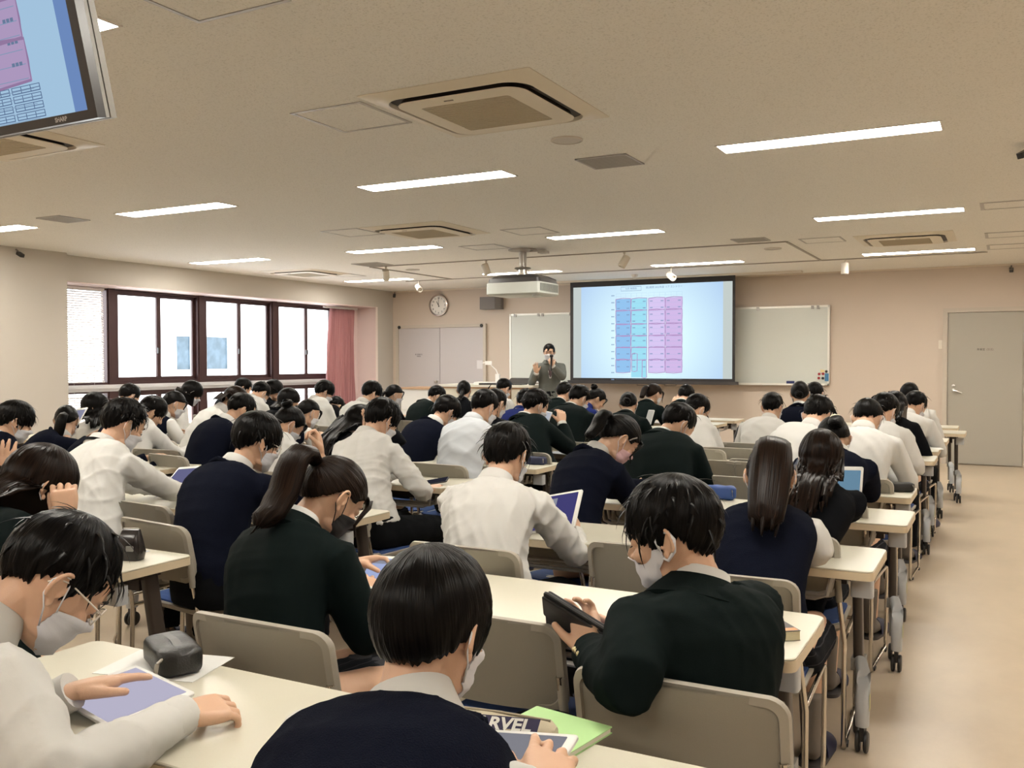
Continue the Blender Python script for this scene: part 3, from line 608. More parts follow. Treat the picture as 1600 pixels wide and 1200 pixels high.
def chair0():
    """stacking chair: origin on the floor under the seat centre, front +y"""
    t = thing('stacking_chair', '', 'chair')
    # backrest shell, slightly bowed and raked
    def bp(x, z, d): return Vector((x, -.225-.05*(z-.56)/.24+.045*(1-(x/.225)**2)*-1+d, z))
    out = rrect(.455, .235, .045, 6); inn = rrect(.415, .195, .03, 6)
    zc = .683
    A = [bp(x, z+zc, .0) for x, z in out]; B = [bp(x*.985, z*.985+zc, -.012) for x, z in out]; Cc = [bp(x, z+zc, -.012) for x, z in inn]; D = [bp(x*.985, z*.98+zc, -.004) for x, z in inn]
    F = [bp(x*.985, z*.985+zc, .010) for x, z in out]
    r = MB(); r.loft([D, Cc, B, A, F], False); obj('backrest_rim', r, MCBR, t, 45)
    b = MB()
    for sgn, dd in ((1, -.005), (-1, .009)):
        for i in range(12):
            for j in range(6):
                def g(i, j):
                    x = (-.5+i/12)*.445; z = (-.5+j/6)*.225; k = max(abs(x)/.2225, abs(z)/.1125)
                    cx, cz = min(abs(x), .1925), min(abs(z), .0825); ex, ez = abs(x)-cx, abs(z)-cz; e = sqrt(ex*ex+ez*ez)
                    if e > .03: ex *= .03/e; ez *= .03/e
                    return bp(math.copysign(cx+ex, x), math.copysign(cz+ez, z)+zc, dd)
                q = [g(i, j), g(i+1, j), g(i+1, j+1), g(i, j+1)]; b.quad(*(q if sgn > 0 else q[::-1]))
    obj('backrest', b, MCB_, t, 40)
    # seat: grey shell, blue pad
    def sring(w, d, z, r_): return [Vector((x, y, z+.010*(abs(x)/.22)**2+(.012 if y < -.15 else 0)-(.014 if y > .17 else 0))) for x, y in rrect(w, d, r_, 6)]
    obj('seat_shell', MB().loft([sring(.40, .38, .405, .06), sring(.445, .43, .418, .07), sring(.45, .435, .432, .07), sring(.43, .415, .436, .065)]), MCBR, t, 40)
    obj('seat_pad', MB().loft([sring(.425, .41, .434, .065), sring(.42, .405, .444, .062), sring(.38, .36, .449, .05), sring(.2, .2, .446, .04)]), MSEAT, t, 60)
    for s in (-1, 1):
        x = s*.238
        fr = MB(); fr.tube([(s*.212, -.262, .665), (s*.222, -.25, .56), (x, -.225, .40), (x, -.235, .02), (x, -.225, .011), (x, -.20, .010)], .0095, 8); obj('back_post', fr, MCHR, t, 60)
        fr = MB(); fr.tube([(x, -.20, .010), (x, .17, .010), (x, .20, .018), (x, .185, .07), (x, .20, .10), (x, .215, .38), (x, .205, .405), (x, .18, .412), (x, -.22, .412)], .0085, 8); obj('sled_frame', fr, MCHR, t, 60)
        obj('post_sleeve', MB().tube([(s*.2135, -.256, .662), (s*.217, -.254, .62), (s*.2225, -.250, .555)], [(.014, .013), (.0135, .0125), (.012, .012)], 8), MCBR, t, 60)
        for y in (-.17, .15): obj('glide', MB().box(x-.012, x+.012, y-.02, y+.02, 0.0, .012), MCST, t)
    obj('cross_bar', MB().tube([(-.238, .12, .405), (.238, .12, .405)], .008, 6), MCHR, t, 60)
    return t
CH0 = chair0()
_used = {'t': False, 'c': False}
def table(x1, yn, lab, rz=0., length=TL):
    loc = (x1-TL/2, yn+TD/2, 0)
    if not _used['t']: o = TAB0; o.location = loc; o.rotation_euler = (0, 0, rz); o['label'] = lab; o['group'] = 'folding tables in rows'; _used['t'] = True
    else: o = dup(TAB0, loc, rz, lab, 'folding tables in rows')
    return o
def chair(x, y, rz, lab):
    if not _used['c']: o = CH0; o.location = (x, y, 0); o.rotation_euler = (0, 0, rz); o['label'] = lab; o['group'] = 'stacking chairs in rows'; _used['c'] = True
    else: o = dup(CH0, (x, y, 0), rz, lab, 'stacking chairs in rows')
    return o
NEAR = [1.15, 2.26, 3.33, 4.34, 5.23, 6.22, 7.21, 7.98, 8.98, 10.05, 10.85]
RX = [-.42, -.44, -.39, -.37, -.43, -.62, -.44, -.46, -.45, -.34, -.44]
ORD = ['first', 'second', 'third', 'fourth', 'fifth', 'sixth', 'seventh', 'eighth', 'ninth', 'tenth', 'eleventh']
for r in range(11): table(RX[r], NEAR[r], 'cream folding table on casters, %s from the camera beside the right aisle' % ORD[r])
NB = {1: (-2.66, 2.02), 2: (-2.60, 3.20), 3: (-2.80, 4.42), 4: (-2.74, 5.48), 5: (-2.78, 6.45), 6: (-2.8, 7.4), 7: (-2.82, 8.35), 8: (-2.8, 9.3), 9: (-2.84, 10.2), 10: (-2.84, 11.0)}
for r, (x, y) in NB.items(): table(x, y, 'cream folding table, %s from the camera in the second column from the right' % ORD[r-1])
NC = {3: (-4.95, 4.25), 4: (-4.95, 5.3), 5: (-5.0, 6.3), 6: (-5.0, 7.3), 7: (-5.05, 8.3), 8: (-5.05, 9.3)}
for i, (r, (x, y)) in enumerate(NC.items()): table(x, y, 'cream folding table, %s from the camera in the third column' % ORD[i])
ND = {4: (-7.15, 5.4), 5: (-7.2, 6.45), 6: (-7.25, 7.5), 7: (-7.3, 8.5)}
for i, (r, (x, y)) in enumerate(ND.items()): table(x, y, 'cream folding table, %s from the camera in the column by the windows' % ORD[i])
# ================================================================== PEOPLE: templates
MSKIN = mat('skin', (.54, .335, .225), .5, bump=.06, bscale=350, var=.06, vscale=25)
MSKIN.node_tree.nodes['Principled BSDF'].inputs['Subsurface Weight'].default_value = .06
MSKIN.node_tree.nodes['Principled BSDF'].inputs['Subsurface Radius'].default_value = (.012, .004, .002)
def m_hair(name, c0, c1):
    m = bpy.data.materials.new(name); m.use_nodes = True; N, L = nt(m); b = N['Principled BSDF']; b.inputs['Roughness'].default_value = .30; b.inputs['Specular IOR Level'].default_value = .07
    uv = N.new('ShaderNodeUVMap'); mp = N.new('ShaderNodeMapping'); mp.inputs['Scale'].default_value = (150, 3.0, 1); n = N.new('ShaderNodeTexNoise'); n.inputs['Scale'].default_value = 1.; n.inputs['Detail'].default_value = 3
    L.new(uv.outputs[0], mp.inputs[0]); L.new(mp.outputs[0], n.inputs['Vector'])
    r = N.new('ShaderNodeValToRGB'); r.color_ramp.elements[0].position = .35; r.color_ramp.elements[1].position = .7; r.color_ramp.elements[0].color = (*c0, 1); r.color_ramp.elements[1].color = (*c1, 1)
    L.new(n.outputs['Fac'], r.inputs[0]); L.new(r.outputs[0], b.inputs['Base Color'])
    bp = N.new('ShaderNodeBump'); bp.inputs['Strength'].default_value = .55; bp.inputs['Distance'].default_value = .004; L.new(n.outputs['Fac'], bp.inputs['Height']); L.new(bp.outputs[0], b.inputs['Normal'])
    return m
MHAIR = {'k': m_hair('hair_black', (.0014, .0012, .0012), (.0055, .0046, .0042)), 'b': m_hair('hair_dark_brown', (.003, .0018, .0014), (.016, .0085, .0055))}
def fabric(name, col, wave=700., b=.18, rough=.9): return mat(name, col, rough, bump=b, bscale=wave, spec=.05)
MSHIRT = fabric('shirt_white', (.51, .505, .485), 900, .08); MSHIRT2 = fabric('shirt_bluish_white', (.50, .53, .565), 900, .08)
MNAVY = fabric('knit_navy', (.0042, .0055, .0125), 420, .5); MBLZ = fabric('blazer_black_green', (.0036, .0070, .0070), 800, .2, .75); MBLK = fabric('blazer_black', (.004, .0045, .006), 800, .2, .8)
MTROU = fabric('trousers_black', (.0055, .006, .007), 700, .2); MJER = fabric('jersey_blue', (.014, .022, .11), 500, .2); MSUIT = fabric('suit_grey', (.12, .125, .115), 260, .5)
MSOCK = fabric('sock_grey', (.17, .15, .13), 500, .4); MSLIP = mat('slipper_navy', (.012, .016, .05), .5); MSOLE = mat('slipper_sole', (.05, .045, .045), .6)
def m_skirt():
    m = fabric('skirt_plaid', (.010, .011, .014), 700, .2); N, L = nt(m); b = N['Principled BSDF']; tc = N.new('ShaderNodeTexCoord'); w_ = []
    for ax in ((1, 0, 0), (0, 0, 1)):
        mp = N.new('ShaderNodeVectorMath'); mp.operation = 'DOT_PRODUCT'; mp.inputs[1].default_value = tuple(a*22 for a in ax); L.new(tc.outputs['Object'], mp.inputs[0])
        fr = N.new('ShaderNodeMath'); fr.operation = 'FRACT'; L.new(mp.outputs['Value'], fr.inputs[0]); lt = N.new('ShaderNodeMath'); lt.operation = 'LESS_THAN'; lt.inputs[1].default_value = .09; L.new(fr.outputs[0], lt.inputs[0]); w_.append(lt)
    mx = N.new('ShaderNodeMath'); mx.operation = 'MAXIMUM'; L.new(w_[0].outputs[0], mx.inputs[0]); L.new(w_[1].outputs[0], mx.inputs[1])
    c = N.new('ShaderNodeMix'); c.data_type = 'RGBA'; c.inputs[6].default_value = (.010, .011, .014, 1); c.inputs[7].default_value = (.045, .045, .05, 1); L.new(mx.outputs[0], c.inputs[0]); L.new(c.outputs[2], b.inputs['Base Color']); return m
MSKIRT = m_skirt()
MMASK = {'white': mat('mask_white', (.57, .575, .61), .8, bump=.05, bscale=500), 'black': mat('mask_black', (.012, .011, .012), .8), 'pink': mat('mask_pink', (.62, .40, .42), .8)}
MBROW = mat('brow_dark', (.012, .009, .008), .7); MLENS = mat('spectacle_frame', (.012, .012, .014), .3)
MNAIL = mat('finger_nail', (.62, .38, .30), .3)

_tmp = []
def remesh(mb, vox, smooth=3, fac=.5):
    """one continuous skin round all the overlapping pieces of mb"""
    me = mb.mesh('t'); bm = bmesh.new(); bm.from_mesh(me); bmesh.ops.recalc_face_normals(bm, faces=bm.faces); bm.to_mesh(me); bm.free()
    o = bpy.data.objects.new('t', me); COL.objects.link(o)
    r = o.modifiers.new('r', 'REMESH'); r.mode = 'VOXEL'; r.voxel_size = vox; r.adaptivity = 0
    if smooth: s = o.modifiers.new('s', 'SMOOTH'); s.iterations = smooth; s.factor = fac
    dg = bpy.context.evaluated_depsgraph_get(); ev = o.evaluated_get(dg); out = bpy.data.meshes.new_from_object(ev)
    bpy.data.objects.remove(o); bpy.data.meshes.remove(me); setsmooth(out); return out
def mesh_np(me):
    v = np.empty(len(me.vertices)*3); me.vertices.foreach_get('co', v); return v.reshape(-1, 3)
def mesh_nrm(me):
    v = np.empty(len(me.vertices)*3); me.vertices.foreach_get('normal', v); return v.reshape(-1, 3)
def set_np(me, v): me.vertices.foreach_set('co', v.ravel()); me.update()
def faces_of(me): return [tuple(p.vertices) for p in me.polygons]
def join_meshes(name, parts):
    """parts: (verts Nx3, faces) joined in one mesh"""
    V, F, b = [], [], 0
    for v, f in parts:
        V.append(v); F += [tuple(i+b for i in q) for q in f]; b += len(v)
    me = bpy.data.meshes.new(name); me.from_pydata(np.concatenate(V).tolist(), [], F); me.update(); setsmooth(me); return me

# ---- head: local frame, face +y, up +z, origin between the ears
HEADSEC = [(-.117, .018, .070, .040), (-.112, .030, .078, .015), (-.098, .045, .084, -.008), (-.080, .055, .085, -.030), (-.060, .062, .087, -.056), (-.038, .068, .089, -.078), (-.015, .072, .089, -.092), (.005, .0745, .086, -.099),
           (.030, .0765, .091, -.102), (.055, .0745, .088, -.098), (.078, .066, .074, -.084), (.096, .050, .052, -.060), (.107, .030, .028, -.036), (.112, .010, .008, -.016)]
def head_mb(female=False):
    mb = MB(); rings = []; n = 28; k = .95 if female else 1.
    for z, w, f, b in HEADSEC:
        cy = (f+b)/2; d = (f-b)/2; ring = []
        for i in range(n):
            a = 2*pi*i/n; ca, sa = cos(a), sin(a); e = .86
            x = w*math.copysign(abs(ca)**e, ca); y = d*math.copysign(abs(sa)**e, sa)
            if sa > .5 and z < .0: x *= .96
            ring.append(Vector((x*k, cy+y, z)))
        rings.append(ring)
    mb.loft(rings)
    # nose, brow, cheeks, lids, lips, ears
    mb.tube([(0, .080, .012), (0, .094, -.008), (0, .107, -.028), (0, .104, -.036)], [.008, .009, .011, .010], 10)
    for s in (-1, 1):
        mb.ell((s*.012, .096, -.034), (.009, .011, .008)); mb.tube([(s*.010, .087, .022), (s*.030, .085, .026), (s*.052, .070, .020)], [.007, .008, .006], 8)
        mb.ell((s*.033, .076, .002), (.0165, .013, .013)); mb.ell((s*.040, .068, -.030), (.022, .020, .020))
        mb.ell((s*.045, .030, -.075), (.016, .035, .022))
        # ear: plate, rim, lobe
        R = Matrix.Rotation(s*radians(22), 3, 'Z') @ Matrix.Rotation(radians(-8), 3, 'X')
        mb.ell((s*.079, -.012, -.008), (.0065, .017, .028), R, 12, 8)
        pts = []
        for q in range(10):
            a = radians(-70+q*31); pts.append(Vector((s*.084, -.013, -.006))+R @ Vector((s*.003, -.018*cos(a)*1.0, .029*sin(a))))
        mb.tube(pts, [.0035]+[.0048]*8+[.004], 8)
        mb.ell((s*.080, -.004, -.036), (.005, .008, .010))
    mb.tube([(-.022, .083, -.062), (0, .092, -.060), (.022, .083, -.062)], [.004, .0065, .004], 8); mb.tube([(-.020, .082, -.071), (0, .090, -.070), (.020, .082, -.071)], [.004, .007, .004], 8)
    mb.ell((0, .078, -.100), (.020, .014, .016))
    nr = .046 if female else .051
    mb.tube([(0, -.022, -.03), (0, -.030, -.09), (0, -.042, -.15), (0, -.055, -.215)], [nr+.004, nr, nr, nr+.003], 18)
    return mb
HEAD = {}
for fem in (0, 1):
    for lod, vx in (('n', .0034), ('f', .0075)): HEAD[fem, lod] = remesh(head_mb(fem), vx, 2 if lod == 'n' else 1)
BV = BVHTree.FromPolygons([tuple(v) for v in mesh_np(HEAD[0, 'f'])], faces_of(HEAD[0, 'f']))

# ---- mask (head local)
def mask_mesh(kind):
    nu, nv = 28, 12; rows = []
    wide = radians(66 if kind == 'surgical' else 78)
    for j in range(nv+1):
        v = j/nv; row = []
        for i in range(nu+1):
            u = -1+2*i/nu; a = wide*u; au = abs(u)
            zt = -.012-.026*au**1.3 if kind == 'surgical' else -.034-.016*sin(pi*min(1, au/.8))+.03*max(0, au-.6)
            zb = -.120+.040*au**1.6 if kind == 'surgical' else -.121+.055*au**2.2
            if kind == 'sport' and au > .75: zt = -.02; zb = -.068+.10*(au-.75)
            z = zt+(zb-zt)*v
            d = Vector((sin(a), cos(a), 0)); h = BV.ray_cast(Vector((0, -.01, max(z, -.112)))+d*.3, -d, .5)
            p = h[0] if h[0] is not None else Vector((0, -.01, z))+d*.07
            off = .006+.006*(1-au)*sin(pi*min(1, v*1.1)); 
            if kind == 'surgical': off += .0018*(1-abs(2*((v*4) % 1)-1))
            p = Vector((p.x, p.y, z))+d*off
            if z < -.108: p -= d*(-.108-z)*1.2
            row.append(p)
        rows.append(row)
    V = [p for r in rows for p in r]; W = nu+1; F = [(j*W+i, j*W+i+1, (j+1)*W+i+1, (j+1)*W+i) for j in range(nv) for i in range(nu)]
    me = bpy.data.meshes.new('mask'); me.from_pydata([tuple(p) for p in V], [], F); me.update()
    bm = bmesh.new(); bm.from_mesh(me); bmesh.ops.solidify(bm, geom=bm.faces[:], thickness=.0022); bmesh.ops.recalc_face_normals(bm, faces=bm.faces[:]); bm.to_mesh(me); bm.free(); setsmooth(me, 60)
    c = {s: (rows[1][0 if s < 0 else nu], rows[nv-1][0 if s < 0 else nu]) for s in (-1, 1)}
    lp = MB()
    for s in (-1, 1):
        t, b = c[s]; r = .0016 if kind == 'surgical' else .0042
        lp.tube([t, (s*.083, .012, t.z+.020), (s*.0835, -.002, .016), (s*.089, -.022, .014), (s*.094, -.034, -.004), (s*.088, -.026, -.030), (s*.080, -.004, -.048), b], r, 6)
    return me, lp.mesh('ear_loop')
MASKM = {k: mask_mesh(k) for k in ('surgical', 'sport')}
for k in MASKM: setsmooth(MASKM[k][1])
def brow_mesh():
    mb = MB()
    for s in (-1, 1):
        mb.tube([(s*.012, .0935, .021), (s*.030, .0945, .027), (s*.050, .081, .023)], [(.0025, .0035), (.003, .0042), (.0015, .002)], 6)
        mb.tube([(s*.019, .0895, -.006), (s*.033, .0925, -.0085), (s*.049, .0845, -.005)], [.0012, .0017, .0012], 6)
    return mb.mesh('brow')
BROWM = brow_mesh()
def glasses_mesh():
    mb = MB()
    for s in (-1, 1):
        c = Vector((s*.034, .101, -.002)); mb.tube([c+Vector((.027*cos(a), -.010*abs(cos(a))*(1 if s*cos(a) > 0 else .2), .019*sin(a))) for a in [2*pi*q/18 for q in range(19)]], .0018, 6, False)
        mb.tube([(s*.061, .092, .004), (s*.078, .075, .006), (s*.083, .0, .010), (s*.085, -.020, .004), (s*.085, -.035, -.012)], .0017, 6)
    mb.tube([(-.008, .103, .002), (0, .107, .004), (.008, .103, .002)], .0018, 6)
    return mb.mesh('glasses')
GLASSM = glasses_mesh()

# ---- hands: local frame, wrist at origin, fingers +y, back of the hand +z, thumb towards -x (right hand)
def hand_mesh(curl, thumb, spread=1., vox=.0034, point=False):
    mb = MB()
    mb.loft([[Vector((x, y, z)) for x, z in rrect(w, t, t*.45, 3)] for y, w, t in ((-.03, .048, .038), (.0, .052, .036), (.03, .072, .032), (.06, .082, .028), (.082, .080, .024), (.090, .074, .018))])
    nails = []
    for k, (x0, L_) in enumerate(((-.030, .070), (-.010, .078), (.011, .072), (.030, .056))):
        d = radians((k-1.4)*-5*spread); c = curl[k]; p = Vector((x0, .080, .002)); ang = 0; pts = [Vector((x0*.9, .055, .0)), p]; r = [.0095, .0092]
        for s, (f, cc) in enumerate(((.44, .45), (.31, 1.), (.25, .75))):
            ang += c*cc; st = L_*f; q = Vector((-sin(d)*cos(ang), cos(ang)*cos(d), -sin(ang)))
            pts.append(pts[-1]+q*st); r.append((.0086, .0078, .0066)[s])
        if k == 3: r = [a*.88 for a in r]
        mb.tube(pts, r, 9); mb.ell(pts[-1], (r[-1], r[-1], r[-1]), None, 8, 6)
    a, b = thumb    # angle out to the side, bend under the palm
    pts = [Vector((-.020, .012, -.004)), Vector((-.036, .034, -.008))]; v = Vector((-sin(a), cos(a), -sin(b))).normalized()
    pts.append(pts[-1]+v*.032); v2 = Vector((-sin(a*.55), cos(a*.55), -sin(b*1.25))).normalized(); pts.append(pts[-1]+v2*.028)
    mb.tube(pts, [.015, .014, .0105, .0085], 9); mb.ell(pts[-1], (.0085, .0085, .0085), None, 8, 6)
    return remesh(mb, vox, 2, .4)
HANDP = {'relax': ((.35, .4, .45, .5), (.6, .3)), 'hold': ((.75, .8, .85, .9), (.55, .75)), 'fist': ((1.25, 1.3, 1.3, 1.3), (.35, .9)), 'point': ((.15, 1.05, 1.2, 1.25), (.4, .8)), 'flat': ((.12, .12, .15, .2), (.75, .15)), 'tap': ((.45, .55, .7, .8), (.5, .5))}
HAND = {(k, l): hand_mesh(*p, vox=.0036 if l == 'n' else .0055) for k, p in HANDP.items() for l in ('n', 'f')}
HANDNP = {k: (mesh_np(m), faces_of(m)) for k, m in HAND.items()}
HEADNP = {k: (mesh_np(m), faces_of(m)) for k, m in HEAD.items()}
def slipper():
    mb = MB(); mb.loft([[Vector((x, y, z)) for x, y in rrect(.095, .26, .045, 6, 0, .06)] for z in (0, .015)]); return mb.mesh('sole')
def foot_mb():
    mb = MB(); mb.tube([(0, -.045, .055), (0, .02, .055), (0, .10, .042), (0, .165, .033)], [(.036, .036), (.040, .040), (.042, .030), (.030, .018)], 12); mb.tube([(0, -.03, .05), (0, -.032, .13), (0, -.03, .26)], [.034, .036, .044], 12); return mb
SOCKM = remesh(foot_mb(), .009, 2); SOLEM = slipper(); setsmooth(SOLEM, 40)
def vamp():
    mb = MB(); rr = []
    for y, w, h in ((.03, .088, .085), (.06, .092, .078), (.10, .094, .066), (.14, .092, .055), (.175, .08, .04)):
        rr.append([Vector((w/2*cos(a)*1.03, y, .012+h*max(0, sin(a)))) for a in [pi*q/12 for q in range(13)]])
    mb.loft(rr, False, False); me = mb.mesh('vamp'); bm = bmesh.new(); bm.from_mesh(me); bmesh.ops.solidify(bm, geom=bm.faces[:], thickness=.003); bm.to_mesh(me); bm.free(); setsmooth(me, 50); return me
VAMPM = vamp()
# ---- hair: shells that run from a pole (crown or tie point) to the hairline, ridged along the strands
HC = Vector((0, -.010, .016)); HR = Vector((.0775, .100, .099))
def elim(style, az):
    """lowest elevation (radians) the hair reaches at azimuth az (0 = face, pi = nape)"""
    d = math.degrees(abs(az))
    tab = {'short': [(0, 14), (25, 10), (45, 4), (62, -8), (72, -22), (80, -26), (88, -4), (100, 2), (112, -14), (125, -30), (150, -40), (180, -42)],
           'fringe': [(0, 0), (30, -4), (50, -10), (65, -20), (76, -30), (84, -26), (90, -8), (100, -2), (112, -16), (125, -32), (150, -42), (180, -44)],
           'bowl': [(0, -2), (40, -8), (60, -22), (75, -32), (85, -24), (94, -12), (108, -20), (125, -34), (150, -43), (180, -45)],
           'up': [(0, 22), (30, 20), (50, 10), (65, -10), (74, -24), (82, -6), (95, 6), (108, -10), (125, -28), (150, -42), (180, -46)],
           'long': [(0, 2), (30, -4), (48, -10), (60, -12), (75, -12), (110, -14), (180, -16)],
           'bob': [(0, 2), (30, -6), (48, -14), (60, -14), (75, -14), (100, -16), (180, -20)]}[style]
    for (a, e), (b, f) in zip(tab[:-1], tab[1:]):
        if d <= b: return radians(e+(f-e)*(d-a)/(b-a))
    return radians(tab[-1][1])
def noise1(x, ph): return sin(x*7+ph)*.4+sin(x*17+ph*2.3)*.35+sin(x*37+ph*3.1)*.25
def hair_shell(style, pole, seed, lod, thick=.016, taper=.35, ridge=.0022, jag=.10, drape=None, messy=0., volume=1.0):
    rnd = random.Random(seed); ph = rnd.uniform(0, 9)
    nphi, nt_ = (150, 18) if lod == 'n' else (60, 9)
    a = Vector(pole).normalized(); e1 = Vector((0, 1, 0)); e1 = (e1-a*e1.dot(a))
    if e1.length < .2: e1 = Vector((0, 0, -1)); e1 = e1-a*e1.dot(a)
    e1.normalize(); e2 = a.cross(e1)*-1
    base = Vector(HC)
    cols = []; maxlen = 0
    for i in range(nphi):
        phi = 2*pi*i/nphi; q = e1*cos(phi)+e2*sin(phi); th = .15
        while th < 2.9:
            d = a*cos(th)+q*sin(th); el = math.asin(max(-1, min(1, d.z))); az = atan2(d.x, d.y)
            if el < elim(style, az) and th > .25: break
            th += .02
        th *= 1+jag*.5*noise1(phi*1.7, ph)+jag*rnd.uniform(-.35, .35)
        col = []
        for j in range(nt_+1):
            t = j/nt_; tt = max(t, .02)*th; d = a*cos(tt)+q*sin(tt)
            r0 = 1/sqrt((d.x/HR.x)**2+(d.y/HR.y)**2+(d.z/HR.z)**2)
            k = 1-(1-taper)*max(0, (t-.35)/.65)**1.4
            tz = thick*k*volume
            rg = ridge*noise1(phi*2+.35*sin(t*4+phi*3), ph)*min(1, t*2.5)*(.6+.8*t)
            mm = messy*noise1(phi*1.1+t*5, ph+2)*min(1, t*3)
            col.append(base+d*(r0+tz+rg+mm))
        if drape:
            az = atan2(d.x, d.y); dd = drape(az, phi, rnd)
            if dd:
                L_, gdir, outw = dd; p = col[-1]; nn = 10 if lod == 'n' else 6; g = Vector(gdir)
                tan = (col[-1]-col[-2]).normalized(); o_ = Vector((d.x, d.y, 0)).normalized()
                for s in range(1, nn+1):
                    u = s/nn; v = (tan*(1-min(1, u*1.6))+g*min(1, u*1.6)).normalized(); p = p+v*(L_/nn)+o_*outw*(1-u)*(1/nn)
                    w_ = noise1(phi*2, ph)*ridge*(1+u)
                    if COLLIDE[0]: p = COLLIDE[0](p)
                    col.append(p+o_*w_)
        cols.append(col)
    M_ = max(len(c) for c in cols)
    for c in cols:
        while len(c) < M_: c.append(c[-1].copy())
    # inner closing lip
    V = []; 
    for c in cols:
        e = c[-1]; inn = base+(e-base)*.86 if not drape else e+(Vector((0, e.y, e.z))-e)*.12
        c.append(inn)
    M_ += 1
    W = nphi
    for j in range(M_):
        for i in range(W): V.append(tuple(cols[i][j]))
    F = []; UV = []
    for j in range(M_-1):
        for i in range(W):
            k = (i+1) % W; F.append((j*W+i, j*W+k, (j+1)*W+k, (j+1)*W+i)); UV += [(i/W, j/M_), ((i+1)/W, j/M_), ((i+1)/W, (j+1)/M_), (i/W, (j+1)/M_)]
    return V, F, UV
def strand_tube(pts, r, seed, n=28, ridge=.12):
    rnd = random.Random(seed); ph = rnd.uniform(0, 9); mb = MB(); K = len(pts); pts = [Vector(p) for p in pts]
    t0 = (pts[1]-pts[0]).normalized(); up = Vector((1, 0, 0)); x = (up-t0*up.dot(t0)).normalized(); V = []; F = []; UV = []
    for k in range(K):
        t = (pts[min(k+1, K-1)]-pts[max(k-1, 0)]).normalized(); x = (x-t*x.dot(t)).normalized(); y = t.cross(x); ra, rb = r[k]
        for i in range(n):
            a = 2*pi*i/n; m = 1+ridge*noise1(a*2, ph)*(.5+k/K); end = t*(-.018*(1+noise1(a*3, ph)) if k == K-1 else 0)
            V.append(tuple(pts[k]+x*cos(a)*ra*m+y*sin(a)*rb*m+end))
    for k in range(K-1):
        for i in range(n):
            j = (i+1) % n; F.append((k*n+i, k*n+j, (k+1)*n+j, (k+1)*n+i)); UV += [(i/n*.6, k/K), ((i+1)/n*.6, k/K), ((i+1)/n*.6, (k+1)/K), (i/n*.6, (k+1)/K)]
    F.append(tuple(range(n))); UV += [(0, 0)]*n; F.append(tuple((K-1)*n+i for i in reversed(range(n)))); UV += [(0, 1)]*n
    return V, F, UV
def locks(style, seed, count, length=.035, rise=.35):
    """short tapered tufts that break the outline"""
    rnd = random.Random(seed); V, F, UV = [], [], []
    for c in range(count):
        az = rnd.uniform(-pi, pi); lim = elim(style, az); el = rnd.uniform(max(lim+.12, -.2), 1.45)
        d = Vector((sin(az)*cos(el), cos(az)*cos(el), sin(el))); r0 = 1/sqrt((d.x/HR.x)**2+(d.y/HR.y)**2+(d.z/HR.z)**2); p = HC+d*(r0+.011)
        pole = Vector((0, -.35, 1)).normalized(); tan = (d*(pole.dot(d))-pole); tan = tan.normalized() if tan.length > .1 else Vector((rnd.uniform(-1, 1), rnd.uniform(-1, 1), 0)).normalized()
        tan = (tan+Vector((rnd.uniform(-.5, .5), rnd.uniform(-.5, .5), rnd.uniform(-.4, .2)))).normalized(); L_ = length*rnd.uniform(.6, 1.5); side = tan.cross(d).normalized(); w = rnd.uniform(.0035, .0065)
        b = len(V); rows = 4
        for k in range(rows+1):
            u = k/rows; q = p+tan*L_*u+d*(rise*L_*u-.9*rise*L_*u*u+.006*sin(u*pi)); ww = w*(1-u)**.7
            V += [tuple(q-side*ww), tuple(q+d*ww*.5), tuple(q+side*ww)]
        for k in range(rows):
            for i in range(2): F.append((b+k*3+i, b+k*3+i+1, b+(k+1)*3+i+1, b+(k+1)*3+i)); UV += [(rnd.random(), k/rows)]*4
    return V, F, UV
def hair_object(parts, m, parent, M):
    V, F, UV = [], [], []
    for v, f, uv in parts:
        b = len(V); V += v; F += [tuple(i+b for i in q) for q in f]; UV += uv
    me = bpy.data.meshes.new('hair'); me.from_pydata(V, [], F); me.update(); l = me.uv_layers.new(name='UVMap'); l.data.foreach_set('uv', [c for p in UV for c in p])
    bm = bmesh.new(); bm.from_mesh(me); bmesh.ops.recalc_face_normals(bm, faces=bm.faces[:]); bm.to_mesh(me); bm.free()
    setsmooth(me); return link('hair', me, m, parent, M=M)
MTIE = mat('hair_tie_black', (.012, .011, .011), .7); MTIEC = mat('scrunchie_cream', (.72, .66, .50), .85); MCLIP = mat('hair_clip', (.22, .20, .19), .4, .6)
COLLIDE = [None]
